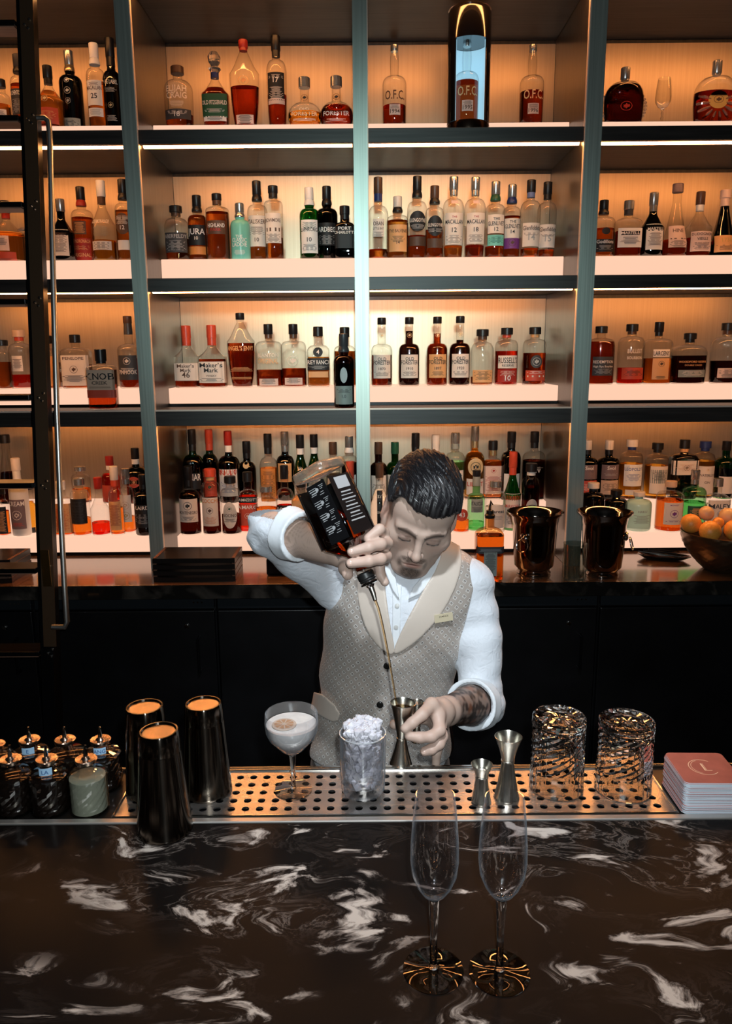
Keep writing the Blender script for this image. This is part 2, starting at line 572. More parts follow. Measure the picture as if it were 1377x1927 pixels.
def prof_r(P, z):
    for k in range(len(P)-1):
        if P[k][0] <= z <= P[k+1][0]:
            t = (z-P[k][0])/max(1e-9, P[k+1][0]-P[k][0])
            return P[k][1]+(P[k+1][1]-P[k][1])*t
    return P[-1][1]


def wrap(P, n, dy, H, x, z, off):
    """a point x metres round the front of the bottle at height z, lying off outside the glass"""
    r = prof_r(P, z)
    if n > 2:
        a = max(-1.45, min(1.45, math.asin(max(-.985, min(.985, x/(r*1.0))))))
    else:
        a = max(-1.5, min(1.5, x/(r*(.5+.5*dy))))
    ca, sa = math.sin(a), math.cos(a)
    q = 1. if n == 2 else (abs(ca)**n+abs(sa)**n)**(-1/n)
    rr = r*q+off
    return Vector((rr*ca, -(r*q*sa*dy+off*sa), z))


BOTTLES = []
PLACED = {}


def bottle(cx, top, w, shape, glass, liq, fill, cap, wrapc, labels, desc, row, bay, tier=0, Y=None, zb=None, yaw=0., pour=False, place=None, grp=None):
    """cx, top, w: where the photograph shows it (pixels); labels: (z0, z1, width share, colour, [(text, z, cap height share, colour)])"""
    if zb is None:
        zb = RTOP[row] if not tier else TIER2
    if Y is None:
        Y = 2.912 if not tier else 3.018
        if row == 3 and not tier:
            Y = 2.902
    fixed = Y < 2.85
    if zb in (2.535,):
        fixed = True
    dyb = SH[shape][5]
    Y0_, w0_ = Y, w
    while True:
        p = PY(cx, top, Y)
        H = p.z - zb
        rb = w/2*pxm(Y, zb+H*.3)
        x = p.x
        if not fixed:
            lo, hi = POSTS[bay][1]+rb+.003, POSTS[bay+1][0]-rb-.003
            x = min(max(x, lo), hi)
        key = (row, tier)
        bad = any((x-x2)**2+(Y-Y2)**2 < (rb*(.5+.5*dyb)+r2*(.5+.5*d2)+.0015)**2 for (x2, Y2, r2, d2) in PLACED.get(key, []))
        if not bad or fixed:
            break
        Y += .003
        if Y+rb*dyb+.008 > YB-.01 or (row == 3 and not tier and Y+.006+rb*dyb > 2.973):
            if w < w0_*.80:
                break
            Y, w = Y0_, w*.96
    PLACED.setdefault(key, []).append((x, Y, rb, dyb))
    hs, hn, hc, nr, n, dy, tp, pw, bulge, flare = SH[shape]
    nr = min(nr, rb*.62)
    place = place or ('%s row, %s' % (ROWN[row], BAYN[bay]))
    root = empty('bottle', (x, Y, zb+.0004), yaw, label='%s, %s' % (desc, place), cat='bottle', group=grp or ('bottles on the %s row of the %s' % (ROWN[row], BAYN[bay])))
    P = bottle_profile(shape, H, rb)
    nf = (lambda z: 2. if z > H*(hn-.005) else (n if z < H*hs else 2+(n-2)*(1-(z-H*hs)/(H*(hn-hs)))**2)) if n > 2 else None
    seg = 24 if n == 2 else 32
    big = MB().lathe(P, seg, n=n, dy=1, nfun=nf)
    if dy != 1:
        big.v = [(a, b*(dy if c < H*hs else dy+(1-dy)*min(1, (c-H*hs)/(H*(hn-hs)))), c) for a, b, c in big.v]
    big.build('glass_body', GL[glass], root, smooth=True)

    def dyz(z):
        return dy if z < H*hs else dy+(1-dy)*min(1, (z-H*hs)/(H*(hn-hs)))
    if liq:
        zf = H*fill
        ins = .0022
        Q = [(.004, P[0][1]*.85)]+[(z, max(.003, r-ins)) for z, r in P if .005 < z < zf]
        Q.append((zf, max(.003, prof_r(P, zf)-ins)))
        lb = MB().lathe(Q, seg, n=n, nfun=nf)
        if dy != 1:
            lb.v = [(a, b*dyz(c)*(.97), c) for a, b, c in lb.v]
        lb.build('liquid', LQ[liq], root, smooth=True, sharp=50)
    if cap and not pour:
        r = nr*flare+.0012
        z0, z1 = H*hc, H
        if cap == 'x':
            zz = z1-z0
            MB().lathe([(z0, nr*.9), (z0+zz*.2, nr*1.7), (z0+zz*.3, nr*.8), (z0+zz*.5, nr*1.5), (z0+zz*.75, nr*1.7), (z1-.002, nr*.9), (z1, nr*.3)], 8).build('stopper', capm('x'), root)
        else:
            MB().lathe([(z0, r*.96), (z0+.001, r), (z1-.002, r), (z1, r-.002)], 20).build('cap', capm(cap), root, smooth=True)
    if pour:
        MB().lathe([(H*hc-.004, nr+.001), (H*hc+.006, nr+.002), (H*hc+.012, nr*.8), (H*hc+.022, nr*.8)], 20).build('pourer_collar', mat('black_rubber', (.01, .01, .01), .4), root, smooth=True)
        MB().tube([(0, 0, H*hc+.02), (0, 0, H*hc+.035), (.003, 0, H*hc+.055), (.008, 0, H)], [.005, .004, .0035, .003]).build('pourer_spout', M_chrome, root, smooth=True)
    if wrapc:
        z0, z1 = H*(hn+(hc-hn)*(.35 if hc-hn < .2 else .45)), H*hc+.001
        if wrapc.isupper() and wrapc in 'RKBWYSG' and shape in ('mkr',):
            z0 = H*(hn+.04)
        Q = [(z, r+.0008) for z, r in P if z0 < z < z1]
        Q = [(z0, prof_r(P, z0)+.0008)]+Q+[(z1, prof_r(P, z1)+.0008)]
        MB().lathe(Q, 20).build('neck_foil', capm(wrapc), root, smooth=True)
    for li, L in enumerate(labels):
        z0, z1, ws, c, texts = L[:5]
        z0 *= H; z1 *= H
        half = rb*ws
        mb = MB()
        if c == '-':
            pass
        elif len(L) > 5 and L[5] == 'oval':
            cz, hz = (z0+z1)/2, (z1-z0)/2
            vs = [wrap(P, n, dy, H, 0, cz, .0009)]+[wrap(P, n, dy, H, half*math.sin(2*PI*k/24), cz+hz*math.cos(2*PI*k/24), .0009) for k in range(24)]
            mb.add(vs, [(0, 1+(k+1) % 24, 1+k) for k in range(24)])
        else:
            nx = 10
            zs = [z0+(z1-z0)*k/4 for k in range(5)]
            vs = [wrap(P, n, dy, H, half*(2*i/nx-1), z, .0007) for z in zs for i in range(nx+1)]
            mb.add(vs, [(k*(nx+1)+i, k*(nx+1)+i+1, (k+1)*(nx+1)+i+1, (k+1)*(nx+1)+i) for k in range(4) for i in range(nx)])
        par = root
        if mb.f:
            lb = mb.build('label', paper(c), root, smooth=True)
            par = lb
        by = {}
        for t in texts:
            by.setdefault(t[3], []).append(t)
        for tc, ts in by.items():
            tm = MB()
            for (s_, tz, th, _c) in ts:
                hh = th*H
                zc = tz*H
                if s_ == '=':        # rows of print too small to read
                    k = 0
                    yy = zc
                    rnd = random.Random(int(tz*1000)+len(BOTTLES))
                    while yy > zc-hh:
                        ww = half*(.45+.4*rnd.random())
                        v4 = [wrap(P, n, dy, H, xx, z_, .0015) for z_ in (yy-.0006, yy+.0006) for xx in (-ww, -ww/3, ww/3, ww)]
                        tm.add(v4, [(0, 1, 5, 4), (1, 2, 6, 5), (2, 3, 7, 6)])
                        yy -= .0032
                elif s_ in ('#', '@'):      # a filled block / an emblem ring
                    if s_ == '#':
                        v4 = [wrap(P, n, dy, H, xx, z_, .0013) for z_ in (zc-hh/2, zc+hh/2) for xx in (-half*.8, -half*.3, half*.3, half*.8)]
                        tm.add(v4, [(0, 1, 5, 4), (1, 2, 6, 5), (2, 3, 7, 6)])
                    else:
                        K = 16
                        v4 = [wrap(P, n, dy, H, q*hh/2*math.sin(2*PI*k/K), zc+q*hh/2*math.cos(2*PI*k/K), .0013) for q in (1, .90, .60) for k in range(K)]
                        tm.add(v4, [(k, (k+1) % K, K+(k+1) % K, K+k) for k in range(K)]+[(2*K, 2*K+5, 2*K+11), (2*K+3, 2*K+8, 2*K+13), (2*K+2, 2*K+4, 2*K+10)])
                else:
                    vs, fs, wd = text_geo(s_)
                    sx = hh
                    if wd*hh > 2*half*.94:
                        sx = 2*half*.94/wd
                    tm.add([wrap(P, n, dy, H, u*sx, zc+v*hh, .0015) for u, v in vs], fs)
            if tm.f:
                tm.build('lettering', paper(tc), par)
    BOTTLES.append(root)
    return root


B = bottle
FB = 'old forester style'
# ---- top row
B(0, 150, 30, 'std', 'c', 'a', .5, 'k', None, [(.12, .38, .8, 'w', [('=', .34, .2, 'n')])], 'amber bottle cut by the picture edge, cream label', 0, 0)
B(32, 103, 34, 'sco', 'c', 'A', .6, 'K', 'k', [(.18, .52, .95, 'K', [('AUCHENTOSHAN', .44, .055, 'W'), ('=', .38, .18, 'm')])], 'round bottle with charcoal band label and dark cap', 0, 0)
B(88, 124, 50, 'slp', 'c', 'a', .6, 'k', 'k', [(.0, .30, .9, 'R', [('=', .24, .12, 'O')]), (.34, .5, .4, '-', [('@', .44, .10, 'z')])], 'amber bottle with red-orange foot label and tree emblem', 0, 0)
B(128, 96, 42, 'sco', 'k', None, 0, 's', 'z', [(.02, .18, .95, 'G', [('=', .15, .1, 'k')]), (.35, .7, .4, '-', [('@', .62, .06, 'W'), ('@', .50, .08, 's'), ('@', .38, .07, 'm')])], 'solid black bottle with gold neck and grey foot band', 0, 0)
B(175, 82, 34, 'sco', 'c', 'a', .55, 'W', 'W', [(.26, .55, .9, 'W', [('MACALLAN', .44, .045, 'n'), ('25', .34, .06, 'k'), ('=', .52, .03, 'n')]), (.13, .23, .9, 'W', [('=', .21, .06, 'm')])], 'pale whisky bottle with tall white label and white foil', 0, 0)
B(205, 72, 35, 'lng', 'k', None, 0, 'k', 'k', [(.40, .60, .9, '-', [('BLUE LABEL', .50, .045, 'W'), ('=', .46, .05, 's')]), (.08, .3, .7, '-', [('@', .28, .06, 'z'), ('=', .17, .06, 's')])], 'tall black bottle with slanting silver script', 0, 0)
B(333, 126, 54, 'rnd', 'c', 'A', .22, 'n', None, [(.40, .74, .7, '-', [('ELIJAH', .56, .10, 'w'), ('CRAIG', .45, .10, 'w'), ('=', .40, .08, 'w')]), (.12, .28, .98, 'K', [('18', .16, .08, 'W'), ('=', .25, .05, 'w')])], 'squat bottle with dark band label and brown stopper', 0, 1)
B(402, 97, 50, 'dcn', 'c', 'r', .52, 'x', 'b', [(.12, .42, .8, 'g', [('OLD FITZGERALD', .28, .055, 'W'), ('#', .37, .02, 'g'), ('=', .22, .05, 'W')]), (.07, .13, .7, 'W', [('=', .12, .04, 'n')])], 'faceted decanter with glass stopper and green label', 0, 1)
B(457, 76, 56, 'egg', 'c', 'r', .47, 'r', 'r', [(.04, .14, .5, 'p', [('=', .13, .09, 'k')]), (.3, .6, .5, '-', [('@', .52, .10, 'O')])], 'tall egg-shaped bottle with red cap and tiny blush label', 0, 1)
B(518, 68, 38, 'tap', 'c', 'r', .36, 'k', 'k', [(.28, .58, .9, 'k', [('17', .47, .055, 'W'), ('=', .42, .12, 'w'), ('=', .55, .04, 'w')]), (.24, .30, .92, 'p', [])], 'slender bottle with long black cap and black label', 0, 1)
B(572, 147, 64, 'obl', 'c', 'y', .30, 's', None, [(.10, .34, .7, '-', [('OLD', .30, .06, 'w'), ('FORESTER', .20, .085, 'w'), ('=', .14, .05, 'w')]), (.5, .72, .25, '-', [('@', .6, .12, 'k')])], 'low oblate decanter of golden whisky with silver stopper', 0, 1)
B(636, 145, 64, 'obl', 'c', 'r', .42, 's', None, [(.10, .36, .7, '-', [('OLD', .32, .07, 'W'), ('FORESTER', .20, .09, 'W'), ('=', .13, .05, 'w')]), (.5, .72, .25, '-', [('@', .6, .12, 'k')])], 'low oblate decanter of dark red bourbon with silver stopper', 0, 1)


def ofc(cx, year, fill, desc, top=85, Y=2.915, w=45, place=None, zb=None):
    return B(cx, top, w, 'ofc', 'c', 'r', fill, 's', None, [(.26, .46, .9, '-', [('O.F.C.', .31, .11, 'n' if fill < .3 else 'z')]), (.12, .25, .46, 'p', [(year, .14, .05, 'n'), ('=', .235, .04, 'n')])], desc, 0, 2, Y=Y, place=place, zb=zb)


ofc(742, '1994', .26, 'slim-necked whiskey bottle left of the lit tube, a quarter full')
ofc(1003, '1996', .42, 'slim-necked whiskey bottle right of the lit tube, nearly half full')

# lit display tube
tp_ = PY(880, 235, 2.80)
TZ = 2.5355
tube_r = 40*pxm(2.8, 2.7)
tb = empty('display_tube', (tp_.x, 2.80, TZ), label='tall black display tube lit pale blue inside around one bottle, top row', cat='display case')
tH = PY(880, 20, 2.80).z - TZ
prof_arc = []
N_ = 40
v = []; f = []


def arc_shell(mb, r0, r1, a0, a1, z0, z1, n_=28):
    vs = []
    for k in range(n_+1):
        a = a0+(a1-a0)*k/n_
        for r in (r0, r1):
            for z in (z0, z1):
                vs.append((r*math.sin(a), -r*math.cos(a), z))
    fs = []
    for k in range(n_):
        b, c = 4*k, 4*k+4
        fs += [(b, b+1, c+1, c), (b+2, c+2, c+3, b+3), (b, c, c+2, b+2), (b+1, b+3, c+3, c+1)]
    fs += [(0, 2, 3, 1), (4*n_, 4*n_+1, 4*n_+3, 4*n_+2)]
    mb.add(vs, fs)
    return mb


M_gloss_black = mat('gloss_black', (.005, .004, .004), .12, .0, coat=.6)
arc_shell(MB(), tube_r-.006, tube_r, .82, 2*PI-.82, .045, tH-.10).build('shell', M_gloss_black, tb, smooth=True)
MB().lathe([(0, tube_r), (.002, tube_r+.001), (.036, tube_r+.001), (.044, tube_r-.002), (.044, .0)], 40).build('foot', mat('dark_bronze', (.14, .09, .07), .18, 1.), tb, smooth=True)
MB().lathe([(tH-.10, 0.0), (tH-.10, tube_r), (tH-.012, tube_r), (tH-.003, tube_r-.004), (tH, tube_r-.008)], 40).build('top_cap', M_gloss_black, tb, smooth=True)
MB().lathe([(tH-.004, tube_r-.006), (tH-.001, tube_r-.001), (tH+.002, tube_r-.004)], 40, cap=False).build('rim', mat('bronze_rim', (.7, .55, .45), .2, 1.), tb, smooth=True)
arc_shell(MB(), tube_r-.011, tube_r-.007, .86, 2*PI-.86, .046, tH-.101).build('light_lining', mat('pale_blue_light_panel', (.5, .7, .8), .5, emit=(.33, .58, .72), es=.62), tb, smooth=True)
ofc(879, '1995', .50, 'slim-necked whiskey bottle standing inside the lit tube', top=76, Y=2.80, w=46, place='top row', zb=TZ+.0445)
# far right
B(1177, 128, 76, 'rem', 'c', 'd', .68, 's', 's', [(.08, .4, .8, '-', [('@', .30, .16, 'r')]), (.5, .62, .3, '-', [('@', .56, .06, 'k')])], 'round flat decanter of dark cognac with beaded glass sides', 0, 3)
rp = BOTTLES[-1]
Hh = PY(1177, 128, 2.915).z-RTOP[0]
bd = MB()
for s_ in (-1, 1):
    for k in range(11):
        a = R(-38+k*10)
        c = Vector((s_*.078*math.cos(a)*1.0, 0, .062+.064*math.sin(a)))
        bd.lathe([(-.0052, .001), (-.003, .0045), (0, .0055), (.003, .0045), (.0052, .001)], 8, c=c)
bd.build('beaded_edge', mat('crystal_beads', (.9, .8, .7), .08, trans=.8), rp, smooth=True)
B(1350, 115, 80, 'rem', 'c', 'r', .50, 's', 's', [(.22, .50, .34, 'y', [('@', .36, .12, 'n')], 'oval')], 'round starburst-cut cognac decanter with gold medallion', 0, 3)
rp = BOTTLES[-1]
pt = MB()
for k in range(14):
    a = 2*PI*k/14
    if math.sin(a) > .75:
        continue
    c0 = Vector((.028*math.cos(a), -.030, .065+.028*math.sin(a))); c1 = Vector((.070*math.cos(a), -.014, .065+.058*math.sin(a)))
    pt.tube([c0, (c0+c1)/2+Vector((0, -.004, 0)), c1], [.003, .006, .004], 6)
pt.build('cut_petals', mat('cut_crystal_petals', (.7, .45, .35), .08, trans=.7), rp, smooth=True)
ft = MB()
for k in range(5):
    a = R(50+20*k)
    ft.tube([(0, 0, Hh+.0), (.012*math.cos(a), 0, Hh+.012*math.sin(a)+.002)], [.004, .0015], 6)
ft.build('fleur_finial', capm('s'), rp, smooth=True)


def stem_glass(name, loc, prof_out, label, cat, group=None, mt=None, thick=.0012, seg=40, stemprof=None, foot=None):
    """bowl as a closed thin shell, stem and foot solid"""
    root = empty(name, loc, label=label, cat=cat, group=group)
    mt = mt or M_clear
    inner = [(z, max(.0005, r-thick)) for z, r in prof_out[::-1] if z > prof_out[0][0]+.003]
    MB().lathe(prof_out+inner+[(prof_out[0][0]+.003, .0002)], seg).build('bowl', mt, root, smooth=True, sharp=80)
    MB().lathe(stemprof, 24).build('stem', mat('solid_clear_glass', (1, 1, 1), .0, trans=1., ior=1.45), root, smooth=True, sharp=80)
    MB().lathe(foot, seg).build('foot', mat('thin_foot_glass', (1, 1, 1), .0, trans=1., ior=1.45), root, smooth=True, sharp=60)
    return root


gp = PY(1250, 148, 2.915)
gh = gp.z-RTOP[0]
stem_glass('cut_crystal_glass', (gp.x, 2.915, RTOP[0]+.0005), [(gh*.36, .004), (gh*.40, .016), (gh*.50, .026), (gh*.58, .0275), (gh*.8, .025), (gh, .021)],
           'small cut-crystal tasting glass between two cognac decanters, top row', 'glass', None, None, .001, 24,
           [(.003, .004), (gh*.1, .003), (gh*.16, .0055), (gh*.2, .003), (gh*.26, .0055), (gh*.3, .003), (gh*.36, .006)], [(0, .024), (.0012, .024), (.004, .004)])

# ---- second row
B(8, 378, 62, 'slp', 'c', 'a', .48, 'k', 'r', [(.0, .14, .8, 'R', []), (.16, .40, .45, 'p', [('=', .36, .12, 'n')]), (.5, .7, .4, '-', [('@', .6, .08, 'O')])], 'wide amber bottle with antler print and red foot', 1, 0)
B(44, 428, 30, 'dcn', 'c', 'r', .45, 'x', None, [(.1, .3, .8, 'w', [('=', .26, .1, 'k')])], 'small ornate bottle half behind the ladder rail', 1, 0)
B(112, 375, 44, 'slp', 'k', None, 0, 's', None, [(.08, .50, .8, 'w', [('=', .44, .3, 'n')])], 'dark bottle with plain cream label seen past the handrail', 1, 0)
B(150, 352, 40, 'sco', 'c', 'A', .6, 'k', 'r', [(.02, .32, .95, 'r', [('GLENDRONACH', .26, .045, 'O'), ('=', .22, .05, 'O'), ('ORIGINAL', .08, .05, 'O'), ]), (.37, .54, .6, 'n', [('=', .52, .14, 'O')])], 'red-labelled whisky bottle with dark cap', 1, 0)
B(188, 340, 44, 'slp', 'c', 'y', .26, 'W', 'n', [(.13, .24, .9, 'w', [('=', .22, .07, 'n')]), (.28, .56, .8, '-', [('GLENMORANGIE', .46, .05, 'w'), ('=', .42, .12, 'G')])], 'clear tapering bottle with white cap beside the red label', 1, 0)
B(229, 338, 34, 'sco', 'c', 'a', .62, 'k', 'k', [(.32, .58, .85, 'n', [('12', .38, .05, 'W'), ('=', .54, .1, 'w')], 'oval'), (.13, .25, .7, 'W', [])], 'amber bottle with brown oval label against the steel upright', 1, 0)
B(330, 388, 46, 'rnd', 'c', 'A', .40, 'k', 'n', [(.14, .50, .95, 'K', [('ABERFELDY', .40, .07, 'm'), ('=', .35, .18, 'm')])], 'short bottle with broad charcoal label and glowing foot', 1, 1)
B(369, 368, 37, 'sco', 'c', 'A', .7, 'k', 'k', [(.24, .54, .95, 'k', [('JURA', .40, .09, 'W'), ('10', .32, .05, 'w')]), (.10, .22, .95, 'o', [])], 'amber bottle with black label over an orange band', 1, 1)
B(407, 365, 44, 'new', 'c', 'A', .72, 'k', 'n', [(.38, .58, .8, 'n', [('HIGHLAND', .48, .06, 'W'), ('PARK', .42, .05, 'r')])], 'straight-sided amber bottle with embossed body and dark label', 1, 1)
B(450, 383, 36, 'sco', 't', None, 0, 's', 's', [(.1, .6, .85, '-', [('THE', .38, .05, 'W'), ('CLASSIC', .31, .07, 'W'), ('LADDIE', .23, .07, 'W'), ('=', .16, .08, 'W')])], 'opaque teal bottle with silver cap', 1, 1)
B(482, 341, 38, 'sco', 'c', 'a', .5, 'k', 'k', [(.18, .56, .92, 'w', [('TALISKER', .46, .055, 'n'), ('=', .42, .1, 'n'), ('10', .24, .05, 'n')])], 'tall whisky bottle with deep cream label and black cap', 1, 1)
B(513, 350, 35, 'new', 'c', 'A', .30, 'k', 'k', [(.22, .62, .92, 'w', [('BOWMORE', .50, .05, 'n'), ('#', .40, .05, 'n'), ('15', .385, .03, 'W'), ('=', .34, .1, 'n')])], 'whisky bottle with arched cream label and red-brown foot', 1, 1)
B(581, 353, 37, 'sco', 'g', None, 0, 'W', 'W', [(.08, .54, .94, 'W', [('LAPHROAIG', .38, .055, 'k'), ('10', .24, .06, 'k'), ('=', .50, .08, 'g'), ('=', .2, .08, 'k')])], 'green glass bottle with tall white label and white cap', 1, 1)
B(614, 351, 40, 'sco', 'k', None, 0, 'k', 'k', [(.2, .50, .9, 'k', [('ARDBEG', .38, .065, 'W'), ('=', .33, .12, 'm')])], 'very dark bottle with black label and pale script', 1, 1)
B(653, 388, 37, 'sq2', 'k', None, 0, 'k', 'k', [(.2, .62, .9, 'k', [('PORT', .54, .06, 'W'), ('CHARLOTTE', .47, .05, 'W')])], 'short matt black square bottle against the centre upright', 1, 1)
B(711, 334, 38, 'lng', 'c', 'A', .12, 'n', 'b', [(.26, .48, .55, 'w', [('OBAN', .40, .05, 'n'), ('LITTLE BAY', .35, .03, 'n'), ('=', .32, .06, 'n')]), (.12, .52, .95, '-', [])], 'tall clear bottle with small cream label and cork top', 1, 2)
B(748, 370, 41, 'sco', 'c', 'a', .62, 'w', 'k', [(.12, .54, .9, 'O', [('THE BALVENIE', .42, .05, 'n'), ('14', .24, .05, 'n'), ('=', .36, .1, 'n')])], 'shorter bottle with peach label and pale cork', 1, 2)
B(785, 332, 37, 'sco', 'c', 'A', .30, 'k', 'k', [(.34, .58, .92, 'k', [('GLENGOYNE', .45, .045, 'w'), ('=', .42, .05, 'm')], 'oval'), (.17, .28, .9, 'n', [])], 'tall bottle with large black oval label', 1, 2)
B(818, 350, 35, 'sco', 'c', 'A', .40, 'n', 'k', [(.3, .58, .9, 'k', [('GLENGOYNE', .43, .045, 'w'), ('=', .40, .05, 'm')], 'oval'), (.14, .27, .9, 'n', [])], 'shorter bottle with black oval label and brown cork', 1, 2)
for (cx, yr, li, tp2, dd) in ((854, '12', 'a', 333, 'nearly clear foot'), (895, '18', 'r', 334, 'dark red foot')):
    B(cx, tp2, 40, 'tap', 'c', li, .16, 's', 's', [(.17, .55, .95, 'w', [('THE', .49, .025, 'r'), ('MACALLAN', .42, .05, 'k'), (yr, .32, .055, 'k'), ('=', .28, .09, 'n')]), (.66, .7, .3, 'p', [])], 'silver-capped bottle with blush label and %s' % dd, 1, 2)
B(933, 342, 37, 'sco', 'c', 'A', .16, 's', 'g', [(.32, .56, .92, 'w', [('THE', .49, .035, 'k'), ('GLENLIVET', .42, .055, 'k'), ('12', .35, .05, 'k')]), (.16, .30, .92, 't', [('=', .27, .08, 'g')])], 'whisky bottle with cream label over a teal band', 1, 2)
B(964, 348, 34, 'sco', 'c', 'A', .58, 's', 'b', [(.28, .54, .92, 'w', [('THE', .48, .035, 'k'), ('GLENLIVET', .41, .055, 'k'), ('14', .34, .05, 'k')]), (.14, .28, .92, 'v', [('@', .22, .1, 'n')])], 'whisky bottle with cream label over a violet band', 1, 2)
B(1000, 339, 38, 'tap', 'c', 'o', .12, 'k', 'B', [(.14, .44, .95, 'w', [('Glenfiddich', .35, .055, 'n'), ('14', .22, .08, 'm'), ('=', .31, .03, 'n')])], 'whisky bottle with blue neck foil and blush label', 1, 2)
B(1031, 343, 36, 'tap', 'c', 'o', .12, 'k', 'k', [(.14, .44, .95, 'w', [('Glenfiddich', .35, .055, 'n'), ('15', .22, .08, 'm'), ('=', .31, .03, 'n')])], 'whisky bottle with black neck foil and blush label', 1, 2)
B(1137, 377, 44, 'sco', 'c', 'o', .5, 'k', 'k', [(.08, .30, .9, 'k', [('Godillons', .23, .06, 'W'), ('=', .19, .07, 'm')]), (.38, .5, .35, 'k', [], 'oval')], 'short orange-amber bottle with black foot label', 1, 3)
B(1184, 378, 47, 'sq2', 'c', 'r', .46, 's', 'K', [(.16, .50, .75, 'W', [('#', .41, .07, 'k'), ('MARTELL', .39, .05, 'W'), ('=', .34, .12, 'n')])], 'broad-shouldered cognac bottle with silver cap, white label', 1, 3)
B(1231, 363, 43, 'slp', 'k', None, 0, 's', 's', [(.10, .50, .8, 'W', [('#', .42, .06, 'k'), ('MARTELL', .40, .045, 'W'), ('=', .36, .2, 'n')])], 'dark sloping bottle with white label and silver capsule', 1, 3)
B(1276, 346, 46, 'con', 'c', 'r', .24, 'h', None, [(.12, .42, .8, 'p', [('HINE', .33, .05, 'n'), ('#', .24, .015, 'n'), ('=', .21, .08, 'n')])], 'clear conical bottle with flared plum stopper', 1, 3)
B(1319, 361, 48, 'slp', 'c', 'r', .30, 'n', 'W', [(.08, .38, .9, 'p', [('DUDOGNON', .32, .04, 'n'), ('VIEILLE', .25, .04, 'n'), ('=', .21, .1, 'n')])], 'teardrop bottle with white neck foil and blush label', 1, 3)
B(1366, 358, 48, 'con', 'k', None, 0, 'p', 'p', [(.07, .32, .95, 'O', [('1738', .22, .06, 'y'), ('=', .17, .07, 'n')])], 'dark conical bottle with gold foot label at picture edge', 1, 3)

# ---- third row
B(2, 640, 30, 'rnd', 'c', 'A', .56, 'k', None, [], 'amber bottle cut by the picture edge', 2, 0)
B(34, 621, 44, 'rnd', 'c', 'R', .24, 'c', 'R', [(.3, .56, .4, 'w', [('=', .5, .15, 'n')])], 'rounded bottle with broad peach stopper and red foot', 2, 0)
B(88, 632, 40, 'sqr', 'c', 'o', .5, 'k', None, [(.06, .62, .9, 'O', [('@', .36, .12, 'n')])], 'peach-labelled bottle seen between rail and handrail', 2, 0)
B(140, 630, 52, 'sqr', 'c', 'o', .45, 'k', None, [(.06, .62, .86, 'w', [('@', .36, .14, 'n'), ('PENELOPE', .54, .05, 'n'), ('=', .25, .12, 'n')])], 'square bottle with full-height blush label and black stopper', 2, 0)
B(188, 657, 52, 'wax', 'c', 'r', .66, 'k', 'k', [(.33, .66, .86, 'c', [('KNOB', .50, .11, 'k'), ('CREEK', .42, .055, 'k'), ('=', .38, .03, 'n')]), (.20, .33, .95, 'R', [])], 'flask bottle with kraft and red label at the shelf edge', 2, 0, Y=2.695, zb=1.6335)
B(239, 595, 44, 'fst', 'c', 'r', .42, 'n', 'K', [(.12, .46, .85, 'K', [('@', .38, .1, 'w'), ('PINHOOK', .20, .06, 'w'), ('=', .28, .05, 'w')])], 'tall straight-necked bourbon bottle with ornate dark label', 2, 0)
B(349, 613, 47, 'mkr', 'c', 'r', .14, 'R', 'R', [(.12, .40, .95, 'w', [("Maker's", .33, .055, 'n'), ('Mark', .26, .055, 'n'), ('46', .17, .09, 'n')])], 'red wax-topped bottle, emptier of the pair', 2, 1)
B(397, 612, 50, 'mkr', 'c', 'r', .46, 'R', 'R', [(.08, .42, .95, 'w', [("Maker's", .33, .07, 'k'), ('Mark', .25, .07, 'k'), ('WHISKY', .18, .03, 'n'), ('=', .15, .05, 'n')])], 'red wax-topped bottle, fuller of the pair', 2, 1)
B(451, 589, 52, 'egg', 'c', 'r', .60, 'k', None, [(.38, .62, .9, '-', [("ANGEL'S ENVY", .50, .06, 'O'), ('=', .27, .05, 'O'), ('=', .14, .03, 'O')])], 'tall wing-shaped bottle of dark bourbon', 2, 1)
B(504, 610, 50, 'jug', 'c', 'r', .28, 'k', 'n', [(.03, .14, .7, 'p', [('=', .13, .07, 'n')]), (.3, .6, .8, '-', [('BLANTON', .48, .06, 'w'), ('ORIGINAL', .38, .08, 'O')])], 'rounded clear bottle with raised letters, dark stopper', 2, 1)
B(551, 610, 47, 'jug', 'c', 'r', .30, 'k', 'n', [(.04, .15, .7, 'p', [('=', .14, .07, 'n')]), (.3, .6, .5, '-', [('@', .42, .16, 'w')])], 'rounded clear bottle left of the square badged one, dark stopper', 2, 1)
B(598, 615, 41, 'sq2', 'c', 'a', .5, 'k', None, [(.28, .48, .95, 'k', [('FREY RANCH', .38, .07, 'W'), ('=', .35, .05, 'm')]), (.16, .26, .7, 'O', []), (.5, .66, .4, 'k', [('4', .55, .07, 'W')], 'oval')], 'square bottle with black band label and round badge', 2, 1)
B(648, 616, 40, 'sq2', 'c', 'A', .6, 'k', None, [(.3, .46, .95, 'n', [('NO', .36, .05, 'w')])], 'square amber bottle behind the dark bottle, centre upright side', 2, 1)
B(646, 628, 38, 'sco', 'b', 'd', .6, 'K', 'K', [(.05, .30, .95, 'G', [('=', .25, .04, 'K'), ('1.0', .14, .04, 'K')]), (.34, .55, .35, 's', [], 'oval')], 'brown glass bottle with grey label at the shelf edge', 2, 1, Y=2.695, zb=1.6335)
